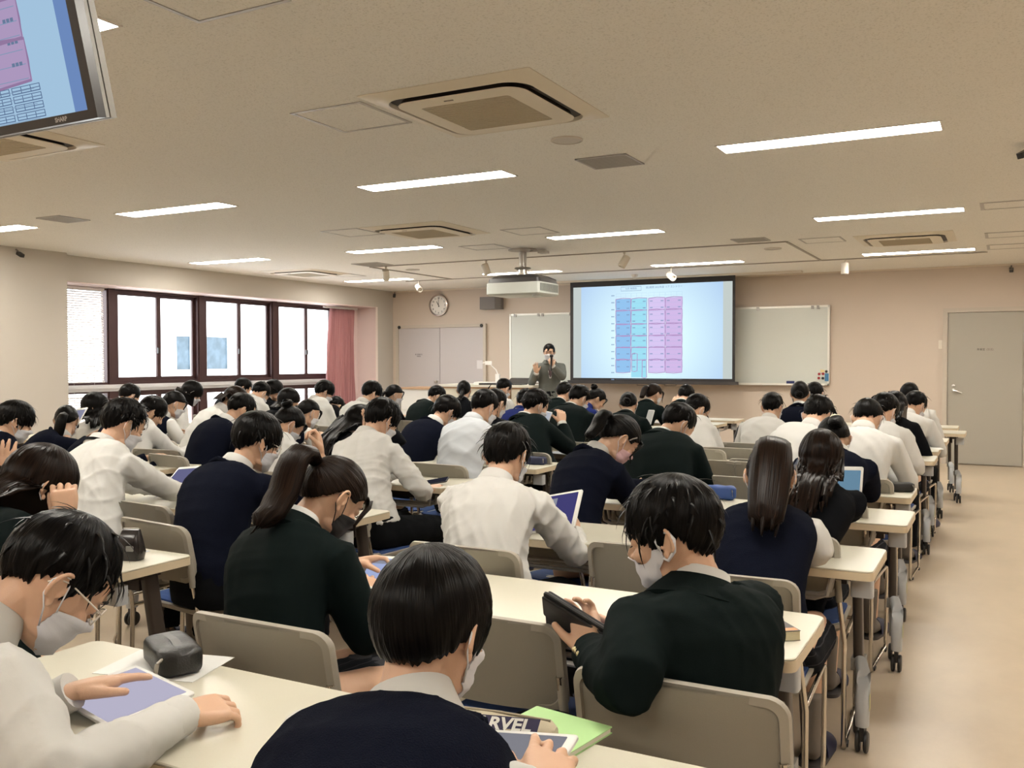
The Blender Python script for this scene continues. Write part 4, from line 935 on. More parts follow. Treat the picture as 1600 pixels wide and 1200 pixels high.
def make_hair(P, body, MH, grav, backdir, lod):
    """grav, backdir: world down and the slope of the back, both in head axes"""
    st = P['hair']; seed = P['id']; m = MHAIR[P.get('hc', 'k')]; base = st.split('-')[0]
    if base in ('short', 'fringe', 'bowl', 'up'):
        th, tp, ms, n = {'short': (.018, .16, .0014, 70), 'fringe': (.024, .30, .0012, 110), 'bowl': (.024, .55, .0008, 0), 'up': (.024, .14, .002, 170)}[base]
        parts = [hair_shell(base, (.10 if seed % 2 else -.08, -.35, 1), seed, lod, th, tp, .0022 if base != 'bowl' else .0016, .10 if base != 'bowl' else .05, None, ms)]
        if n: parts.append(locks(base, seed, n if lod == 'n' else n//2, .055 if base != 'up' else .042, .07 if base != 'up' else .7))
        hair_object(parts, m, body, MH)
    elif base in ('long', 'bob'):
        L0 = P.get('hl', .30 if base == 'long' else .0)+.09
        def dr(az, phi, rnd):
            d = abs(az)
            if d < radians(50): return None
            k = 1 if d > radians(75) else .8
            g = (grav*(.75 if d > radians(110) else 1)+backdir*(.45 if d > radians(110) else 0)).normalized()
            return (L0*k*(1+.10*rnd.uniform(-1, 1)), g, .02)
        hair_object([hair_shell(base, (.03, -.2, 1), seed, lod, .021, .9, .0022, .03, dr)], m, body, MH)
    elif base in ('pony', 'lowpony', 'bun', 'lowbun', 'scrunchie'):
        pole = P.get('pole') or {'pony': (.0, -1, .32), 'lowpony': (0, -1, -.18), 'bun': (0, -.8, .75), 'lowbun': (0, -1, -.35), 'scrunchie': (.05, -1, .25)}[base]
        parts = [hair_shell('up', pole, seed, lod, .010, 1., .0016, .04)]
        d = Vector(pole).normalized(); r0 = 1/sqrt((d.x/HR.x)**2+(d.y/HR.y)**2+(d.z/HR.z)**2); tp = HC+d*(r0+.004)
        # fringe and side locks
        for s in (-1, 1):
            parts.append(strand_tube([(s*.030, .100, .055), (s*.055, .094, .030), (s*.070, .082, -.005), (s*.073+0, .080, -.04)+() if False else (s*.073, .080, -.040)]+([tuple(Vector((s*.073, .080, -.04))+grav*.05)] if base == 'pony' else []), [(.014, .005), (.014, .006), (.010, .005), (.006, .004)]+([(.002, .002)] if base == 'pony' else []), seed+s, 10))
        parts.append(strand_tube([(-.050, .082, .075), (-.02, .098, .062), (.02, .100, .058), (.05, .086, .062)], [(.012, .006), (.016, .007), (.016, .007), (.010, .005)], seed+5, 10))
        n = 30 if lod == 'n' else 14
        if base in ('pony', 'lowpony', 'scrunchie'):
            L_ = P.get('hl', .30 if base != 'scrunchie' else .12); pts = [tp-d*.01]; v = (d+Vector((0, 0, .1))).normalized(); K = 10; p = tp+d*.0; g = (grav*.5+backdir*.85).normalized() if base == 'pony' else (grav*.9+backdir*.25).normalized()
            for k in range(1, K+1):
                u = k/K; v2 = (d*(1-min(1, u*2.2))*.9+g*min(1, u*2.2)).normalized(); p = p+v2*L_/K
                if COLLIDE[0]: p = COLLIDE[0](p, P.get('hw', .030)*.5)
                pts.append(p.copy())
            rw = P.get('hw', .030); rs = [(P.get('h0', .014),)*2]+[(rw*(.75+.55*sin(pi*min(1, .15+u*.75))), rw*.72*(.8+.4*sin(pi*u))) for u in [k/K for k in range(1, K)]]+[(rw*.35, rw*.22)]
            parts.append(strand_tube(pts, rs, seed, n)); rnd = random.Random(seed+9)
            for q in range(14 if lod == 'n' else 6):
                a = rnd.uniform(0, 2*pi); o1 = Vector((cos(a), sin(a)*.6, 0)); ll = rnd.uniform(.8, 1.08); sub = []
                for k, pt in enumerate(pts):
                    u = k/K; sub.append(pt+o1*rw*(.15+.75*sin(pi*min(1, .1+u*.62)))*(1 if k else 0)+(pts[-1]-pts[-2]).normalized()*(ll-1)*L_*u)
                parts.append(strand_tube(sub, [(.006, .006)]+[(rw*.30*(1-.75*u**2), rw*.22*(1-.7*u**2)) for u in [k/K for k in range(1, K+1)]], seed*31+q, 8))
            tie = MB().tube([tp+d*.004, tp+d*.018], .017 if base != 'scrunchie' else .026, 12) if base != 'scrunchie' else MB()
            if base == 'scrunchie':
                x = d.cross(Vector((0, 0, 1))).normalized(); y = d.cross(x)
                for q in range(9): tie.ell(tp+d*.012+(x*cos(q*.698)+y*sin(q*.698))*.022, (.013, .013, .013), None, 8, 6)
            hair_object(parts, m, body, MH); obj('hair_tie', tie, MTIEC if base == 'scrunchie' else MSHIRT if P.get('tie') else MTIE, body, 50, M=MH)
        else:
            x = d.cross(Vector((1, 0, .2))).normalized(); y = d.cross(x); pts = []
            for q in range(17):
                a = q*.62; rr = .030*(1-q/26); pts.append(tp+d*(.012+.0018*q)+(x*cos(a)+y*sin(a))*rr)
            parts.append(strand_tube(pts, [(.017, .017)]*16+[(.006, .006)], seed, n//2+4)); mb = MB(); 
            hair_object(parts, m, body, MH)
    if P.get('clip'):
        x = HR.x+.014; obj('hair_clip', MB().tube([(x, .035, .05), (x+.004, .02, .03), (x+.005, .012, .012)], .003, 6), MCLIP, body, 50, M=MH)
# ---- one person: pose from head position, hips and wrists
def bez(a, b, c, t): return a*(1-t)**2+b*2*t*(1-t)+c*t*t
def wrinkle(me, amp, seed, keep=None, k=1.):
    if amp <= 0: return
    amp *= .95
    v = mesh_np(me); n = mesh_nrm(me); r = np.random.RandomState(seed); x, y, z = v[:, 0], v[:, 1], v[:, 2]; s = np.zeros(len(v))
    for q in range(5):
        d = r.normal(size=3); d[2] *= .7; d /= np.linalg.norm(d); e = r.normal(size=3); e /= np.linalg.norm(e); f = r.uniform(50, 115)*k
        ph = v@d*f+2.4*np.sin(v@e*f*.22+r.uniform(0, 6))+r.uniform(0, 6); rid = 1-np.abs(np.sin(ph*.5))
        msk = .5+.5*np.sin(v@e*11+r.uniform(0, 6)); s += (rid**2.2-.25)*msk**1.5
    set_np(me, v+n*(amp*s)[:, None]*.75)
def frame_section(c, tan, right, w, d, n=18, e=.85):
    t = tan.normalized(); r = (right-t*right.dot(t)).normalized(); f = t.cross(r) * -1
    f = r.cross(t)*-1
    out = []
    for i in range(n):
        a = 2*pi*i/n; ca, sa = cos(a), sin(a); out.append(c+r*(w*math.copysign(abs(ca)**e, ca))+f*(d*math.copysign(abs(sa)**e, sa)))
    return out
TORSO = [(-.10, .150, .105), (.0, .172, .120), (.14, .166, .118), (.32, .152, .108), (.50, .162, .112), (.68, .182, .116), (.80, .188, .108), (.89, .172, .092), (.955, .115, .074), (1.0, .070, .062)]
def ik(S, W, l1, l2, hint):
    d = W-S; D = d.length
    if D > (l1+l2)*.985: W = S+d*((l1+l2)*.985/D); d = W-S; D = d.length
    u = d/D; a = (l1*l1-l2*l2+D*D)/(2*D); h = sqrt(max(l1*l1-a*a, 1e-6)); p = hint-u*hint.dot(u)
    p = p.normalized() if p.length > 1e-4 else Vector((0, 0, -1)); return S+u*a+p*h, W
def limb(mb, pts, r, n=12): mb.tube(pts, r, n)
def round_joint(a, b, c, k=.18):
    p = b+(a-b)*k; q = b+(c-b)*k; return [a, a+(b-a)*.45, p, (p+q)*.5*.55+b*.45, q, b+(c-b)*.6, c]
def person(P):
    lod = 'n' if P.get('near') else 'f'; fem = P.get('fem', 0); sc = P.get('scale', .95 if fem else 1.)
    C = Vector(P['C']); yb = radians(P.get('by', 0)); yh = radians(P.get('hy', 0)); pit = radians(P.get('pitch', 35)); rol = radians(P.get('roll', 0))
    bF = Vector((-sin(yb), cos(yb), 0)); bR = Vector((cos(yb), sin(yb), 0)); UP = Vector((0, 0, 1)); stand = P.get('stand', False)
    C.z -= .013
    MH = Matrix.Translation(C) @ Matrix.Rotation(yh, 4, 'Z') @ Matrix.Rotation(-pit, 4, 'X') @ Matrix.Rotation(rol, 4, 'Y') @ Matrix.Scale(P.get('hs', .96 if fem else .98), 4)
    hipz = P.get('hipz', .93*sc if stand else .535)
    nb = MH @ Vector((0, -.048, -.112)); N = nb+(-bF*.022+Vector((0, 0, -.030)) if not stand else Vector((0, 0, -.035)))
    N = N+Vector(P.get('noff', (0, 0, 0)))
    Ls = .50*sc; dz = N.z-hipz
    reach = P.get('reach', sqrt(max(Ls*Ls-dz*dz, .0)) if not stand else .0); reach = min(reach, .40)
    Hh = Vector(P['H']+(hipz,)) if 'H' in P else N-bF*reach+bR*P.get('lean', 0); Hh.z = hipz
    if not stand and Hh.x > -1.2 and Hh.y > 3.5: Hh.x = min(Hh.x, -.76)
    org = Vector((Hh.x, Hh.y, 0))
    hunch = P.get('hunch', .10 if not stand else 0.03)
    ctrl = (Hh+N)/2+UP*hunch*.7-bF*hunch
    def spine(t):
        if t < 0: return Hh+Vector((0, 0, t*.9))
        return bez(Hh, ctrl, N, t)
    def tang(t): return (spine(min(1, t+.05))-spine(max(0, t-.05))).normalized() if t >= 0 else UP
    wd = P.get('wide', 1.)*sc*(.93 if fem else 1.)
    def torso(mb, grow, t0=-.10, t1=1., scale=1.):
        rings = []
        for t, w, d in TORSO:
            if t < t0-1e-6 or t > t1+1e-6: continue
            c = spine(t); rings.append(frame_section(c, tang(max(t, .02)), bR, (w*wd+grow)*scale, (d*wd+grow)*scale))
        mb.loft(rings)
    # arms
    l1, l2 = .285*sc, .245*sc; arms = {}
    for s, key in ((-1, 'L'), (1, 'R')):
        S = spine(.83)+bR*s*(.172*wd)+bF*P.get('prot', .03)-UP*.005
        W = P.get('w'+key)
        W = Vector(W) if W else Vector((N.x, N.y, 0))+bF*P.get('wf', .20)+bR*s*P.get('ww', .13)+UP*P.get('wz', .775)
        hint = Vector(P['e'+key]) if ('e'+key) in P else bR*s*.6-UP*.85-bF*.3
        E, W = ik(S, W, l1, l2, hint)
        if ('E'+key) in P: E = Vector(P['E'+key])
        arms[key] = (S, E, W, s)
    # legs
    legs = {}
    for s, key in ((-1, 'L'), (1, 'R')):
        if stand: Hj = Hh+bR*s*.095-UP*.04; K = Hj+Vector((0, 0, -.42))+bF*.02; A = Vector((K.x, K.y, .09))-bF*.02+bR*s*.02
        else:
            Hj = Hh+bR*s*.095+bF*.03-UP*.005; sp = P.get('sp'+key, P.get('spread', .13)); K = Hh+bR*s*sp+bF*.44*sc+Vector((0, 0, .50-hipz)); A = Vector((K.x, K.y, .085))+bF*P.get('ft'+key, P.get('ft', -.02))+bR*s*.0
        legs[key] = (Hj, K, A, s)
    # ---------------- body: one skin for trunk, neck and limbs, then head and hands set on it
    vx = .014 if lod == 'n' else .022
    bm_ = MB(); torso(bm_, -.012, scale=.93)
    bm_.tube([N-tang(1.)*.05, N, nb, MH @ Vector((0, -.035, -.11))], [.06*sc, .055*sc, .050*sc, .048*sc], 14)
    for key, (S, E, W, s) in arms.items():
        pts = [S]+round_joint(S, E, W)[1:]; limb(bm_, pts+[W+(W-E).normalized()*.012], [q*sc for q in (.046, .044, .038, .036, .035, .032, .025, .024)], 10)
    for key, (Hj, K, A, s) in legs.items():
        limb(bm_, [Hj, Hj+(K-Hj)*.5, K, K+(A-K)*.35, A], [.076*sc, .068*sc, .052*sc, .050*sc, .034*sc], 10)
    bme = remesh(bm_, vx, 2); parts = [(mesh_np(bme), faces_of(bme))]; bpy.data.meshes.remove(bme)
    hv, hf = HEADNP[fem, lod]; A4 = np.array(MH); parts.append((hv@A4[:3, :3].T+A4[:3, 3], hf))
    for key, (S, E, W, s) in arms.items():
        pose = P.get('h'+key, P.get('hand', 'relax')); v, f = HANDNP[pose, lod]
        fd = (W-E).normalized(); dirv = Vector(P['d'+key]).normalized() if ('d'+key) in P else (fd*.8+Vector((0, 0, -.15))-bR*s*.25).normalized()
        upv = Vector(P['u'+key]) if ('u'+key) in P else UP+bR*s*.35
        z = (upv-dirv*upv.dot(dirv)).normalized(); x = dirv.cross(z)
        R3 = np.array([[x.x*s, dirv.x, z.x], [x.y*s, dirv.y, z.y], [x.z*s, dirv.z, z.z]])*(.93 if fem else 1.)*P.get('hsz', 1.)
        vv = v@R3.T+np.array(W+fd*.004); parts.append((vv, [tuple(reversed(q)) for q in f] if s < 0 else f))
    oa = np.array(org); parts = [(v-oa, f) for v, f in parts]
    me = join_meshes('person', parts); me.materials.append(MSKIN)
    body = bpy.data.objects.new('person', me); COL.objects.link(body); body.location = org
    tag(body, P['label'], 'person', P.get('group', 'students at the tables') or None)
    Tl = Matrix.Translation(-org); MHl = Tl @ MH
    def child(name, mesh_or_mb, m, smooth=None, label=None):
        if isinstance(mesh_or_mb, MB): mesh_or_mb = mesh_or_mb.mesh(name)
        if smooth is not None: setsmooth(mesh_or_mb, smooth)
        v = mesh_np(mesh_or_mb); set_np(mesh_or_mb, v-oa); mesh_or_mb.name = name
        o = link(name, mesh_or_mb, m, body)
        if label: o['label'] = label
        return o
    # ---------------- clothes
    top = P['top']; vs = .0095 if lod == 'n' else .0165
    mtop = {'shirt': MSHIRT2 if P.get('bluish') else MSHIRT, 'vest': MSHIRT, 'sweater': MNAVY, 'blazer': MBLZ, 'black': MBLK, 'jersey': MJER, 'suit': MSUIT}[top]
    gname = {'shirt': 'shirt', 'vest': 'shirt', 'sweater': 'sweater', 'blazer': 'blazer', 'black': 'blazer', 'jersey': 'jersey', 'suit': 'jacket'}[top]
    loose = {'shirt': .004, 'vest': -.014, 'sweater': .006, 'blazer': .010, 'black': .007, 'jersey': .007, 'suit': .010}[top]
    g = MB(); t0 = -.02 if top in ('shirt', 'vest', 'sweater') else -.10
    torso(g, loose, t0, .955)
    if top in ('suit',):   # skirt of a standing jacket
        g.loft([frame_section(Hh+UP*.03, UP, bR, .185*wd, .130*wd), frame_section(Hh-UP*.17, UP, bR, .205*wd, .145*wd)])
    ar = {'shirt': (.066, .055, .048, .039), 'vest': (.062, .054, .048, .039), 'sweater': (.066, .057, .052, .042), 'blazer': (.072, .062, .057, .049), 'black': (.068, .058, .053, .045), 'jersey': (.068, .058, .054, .046), 'suit': (.072, .062, .057, .050)}[top]
    for key, (S, E, W, s) in arms.items():
        S0 = S-bR*s*.05*wd; pts = [S0]+round_joint(S, E, W-(W-E).normalized()*(.005 if top in ('shirt', 'vest') else .012))
        rr = [ar[0]*.95, ar[0], (ar[0]+ar[1])*.52, ar[1], ar[1]*.97, ar[1]*.97, ar[2], ar[3]]
        g.tube(pts, [q*sc for q in rr], 14)
    gm = remesh(g, vs, 3 if lod == 'n' else 2); wrinkle(gm, {'shirt': .0105, 'vest': .008, 'sweater': .0028, 'blazer': .0036, 'black': .003, 'jersey': .003, 'suit': .003}[top]*P.get('wr', 1.), P['id'], k=1. if lod == 'n' else .62)
    go = child(gname, gm, mtop)
    if top == 'vest':
        g = MB(); torso(g, .010, -.02, .955)
        for s in (-1, 1):
            S = arms['L' if s < 0 else 'R'][0]; g.ell(S-bR*s*.030*wd+UP*.006, (.052*sc, .058*sc, .050*sc), None, 14, 9)
        vm = remesh(g, vs, 3 if lod == 'n' else 2); wrinkle(vm, .002, P['id']+1); child('vest', vm, MNAVY)
    # collar
    ncd = (nb-N).normalized() if (nb-N).length > .01 else UP; ncd = (ncd+tang(1.)*.6).normalized()
    def collar(rs, m, name, e=.9):
        mb = MB(); rings = []; cF = bF-ncd*bF.dot(ncd)
        for h, r in rs: rings.append(frame_section(N+ncd*h, ncd, bR, r*sc, r*sc*.98, 28, 1.))
        mb.loft(rings, False); return child(name, mb, m, 60)
    if top in ('shirt', 'vest', 'sweater', 'blazer', 'black', 'suit'):
        k = .94 if fem else 1.
        collar([(.030, .055*k), (.046, .0585*k), (.0485, .061*k), (.046, .0645*k), (.016, .072*k), (-.008, .081*k), (-.011, .079*k), (-.022, .075*k)], MSHIRT if not P.get('bluish') else MSHIRT2, 'shirt_collar')
    if P.get('band'): collar([(.002, .0775), (.010, .0775), (.006, .0745), (-.004, .082), (-.010, .084), (.002, .0775)], MTROU, 'tie_band')
    if top in ('blazer', 'black', 'suit'):
        collar([(.012, .066), (.024, .073), (.025, .078), (.014, .086), (-.012, .106), (-.028, .120), (-.04, .112)], mtop, 'blazer_collar')
    if top in ('vest', 'sweater'):
        mb = MB(); nn = 72; rings = []
        for q in range(nn+1):
            a = 2*pi*q/nn; rings.append(None)
        cen = N-ncd*.012; t = ncd; r_ = (bR-t*bR.dot(t)).normalized(); f_ = t.cross(r_)
        pts = [cen+r_*cos(a)*.100*sc+f_*sin(a)*.090*sc-t*(.02*abs(cos(a))+(.06 if sin(a) > .2 else 0)*max(0, sin(a))) for a in [2*pi*q/nn for q in range(nn+1)]]
        mb.tube(pts, [((.015, .0095) if q % 2 else (.0168, .0112)) for q in range(nn+1)], 8, False); child('neck_rib', mb, MNAVY, 60)
    if top == 'jersey':
        collar([(.0, .080), (.045, .066), (.05, .062), (.03, .06)], MJER, 'jersey_collar')
        for s in (-1, 1):
            S, E, W, _ = arms['L' if s < 0 else 'R']; st = MB()
            for q in (-1, 1):
                out = bR*s; pts = [S+(E-S)*u+out*.064*sc+UP*.045+bF*q*.012 for u in (-.05, .3, .6, .95)]; st.tube(pts, [(.004, .003)]*4, 6)
            child('sleeve_stripe', st, MSHIRT, 50)
    # cuffs
    if top in ('shirt', 'vest', 'blazer', 'black', 'suit'):
        for key, (S, E, W, s) in arms.items():
            fd = (W-E).normalized(); a, b, r0 = (-.045, .012, .0395) if top in ('shirt', 'vest') else (-.02, .012, .0375)
            mb = MB(); mb.tube([W+fd*a, W+fd*(a+.008), W+fd*(b-.006), W+fd*b, W+fd*(b-.004)], [r0*.93*sc, r0*sc, r0*sc, r0*.97*sc, r0*.85*sc], 18, False); child('cuff', mb, MSHIRT if not P.get('bluish') else MSHIRT2, 50)
            if top in ('blazer',) and lod == 'n':
                out = (UP*.2+bR*s*.6-bF*.6); out = (out-fd*out.dot(fd)).normalized(); bt = MB()
                for q in range(3): bt.ell(W-fd*(.045+q*.02)+out*.049, (.007, .007, .007), None, 10, 6)
                child('cuff_button', bt, mat('button_gold', (.45, .38, .22), .3, .8), 60)
    # lower half
    if fem and not stand:
        sk = MB(); rings = [frame_section(Hh+UP*.06, UP, bR, .165*wd, .13*wd, 24), frame_section(Hh-UP*.03+bF*.02, (bF*.5+UP).normalized(), bR, .20*wd, .15, 24)]
        for u, w_, h_ in ((.12, .215, .105), (.25, .225, .098), (.38, .235, .09), (.43, .24, .10)): rings.append(frame_section(Hh+bF*u-UP*(.05+.02*u+.02), bF*-1, bR, w_*wd, h_, 24))
        sk.loft(rings); sm = remesh(sk, .016, 2); wrinkle(sm, .004, P['id']+3); child('skirt', sm, MSKIRT)
    else:
        tr = MB(); tr.loft([frame_section(Hh+UP*(.09 if not stand else .08), UP, bR, .155*wd, .122*wd), frame_section(Hh-UP*.02, UP, bR, .178*wd, .135*wd), frame_section(Hh-UP*.075, UP, bR, .165*wd, .125*wd)])
        for key, (Hj, K, A, s) in legs.items():
            k2 = K+UP*.015+bF*.02
            tr.tube([Hj, Hj+(K-Hj)*.5, K-(K-Hj).normalized()*.05, k2-UP*.02, K+(A-K)*.2+bF*.005, K+(A-K)*.6, A+UP*.02], [.092*sc, .084*sc, .076*sc, .072*sc, .070*sc, .068*sc, .064*sc], 14)
        tm = remesh(tr, .013 if lod == 'n' else .02, 3); wrinkle(tm, .0045, P['id']+3); child('trousers', tm, MTROU)
    for key, (Hj, K, A, s) in legs.items():
        M = Tl @ Matrix.Translation((A.x, A.y, 0)) @ Matrix.Rotation(yb+radians(-8*s), 4, 'Z')
        link('sock', SOCKM, MSOCK, body, M=M); sl = link('slipper', SOLEM, MSOLE, body, M=M); link('strap', VAMPM, MSLIP, sl)
    # head things
    mk = P.get('mask', 'white')
    if mk:
        kind = P.get('mkind', 'surgical'); mo = link('mask', MASKM[kind][0] if mk == 'white' else MASKM[kind][0].copy(), None, body, M=MHl)
        if mk == 'white':
            if not MASKM[kind][0].materials: MASKM[kind][0].materials.append(MMASK['white']); MASKM[kind][1].materials.append(MMASK['white'])
            lo = link('ear_loop', MASKM[kind][1], None, mo)
        else:
            mo.data.materials.clear(); mo.data.materials.append(MMASK[mk]); mo['label'] = mk+' face mask'
            m2 = MASKM[kind][1].copy(); m2.materials.clear(); m2.materials.append(MMASK[mk] if mk == 'black' else MMASK['white']); link('ear_loop', m2, None, mo)
    if P.get('near') or P.get('brow'): link('brow', BROWM, MBROW, body, M=MHl)
    if P.get('glasses'): link('glasses', GLASSM, MLENS if P['glasses'] == 'dark' else mat('spectacle_pale', (.6, .55, .48), .3), body, M=MHl)
    Rm = MH.to_3x3().normalized().inverted(); grav = (Rm @ Vector((0, 0, -1))).normalized(); bd = (Rm @ (spine(.55)-N-bF*.06).normalized()).normalized()
    MHi = MH.inverted(); ts = [q/14 for q in range(15)]; sp_ = [(t, spine(t), tang(max(t, .02))) for t in ts]
    def collide(pl, extra=.0):
        p = MH @ pl; t, c, tg = min(sp_, key=lambda q: (q[1]-p).length_squared); w = d = .09
        for (t1, w1, d1), (t2, w2, d2) in zip(TORSO[:-1], TORSO[1:]):
            if t1 <= t <= t2: k = (t-t1)/(t2-t1); w, d = w1+(w2-w1)*k, d1+(d2-d1)*k
        if t > .93: w, d = .10, .082
        w = w*wd+.055; d = d*wd+.036+extra; r_ = (bR-tg*bR.dot(tg)).normalized(); f_ = tg.cross(r_); q = p-c; x, y = q.dot(r_), q.dot(f_)
        if abs(x) < w and y < d*.6:
            lim = -d*max(.05, 1-(abs(x)/w)**2.6)**.4
            if y > lim: p = p+f_*(lim-y)
        return MHi @ p
    COLLIDE[0] = None if P.get('nocol') else collide
    make_hair(P, body, MHl, grav, bd, lod)
    P['_'] = (body, N, Hh, arms, MH, bF, bR)
    if P.get('chair', True) and not stand:
        cy = radians(P.get('cy', P.get('by', 0)*.6)); cf = Vector((-sin(cy), cos(cy), 0)); cp = P.get('cpos') or (Hh.x+cf.x*.03 if Hh.x < -1.2 else min(Hh.x, -.76), Hh.y+cf.y*.03)
        chair(cp[0], cp[1], cy, 'grey backed stacking chair under the '+P['who'])
    return body
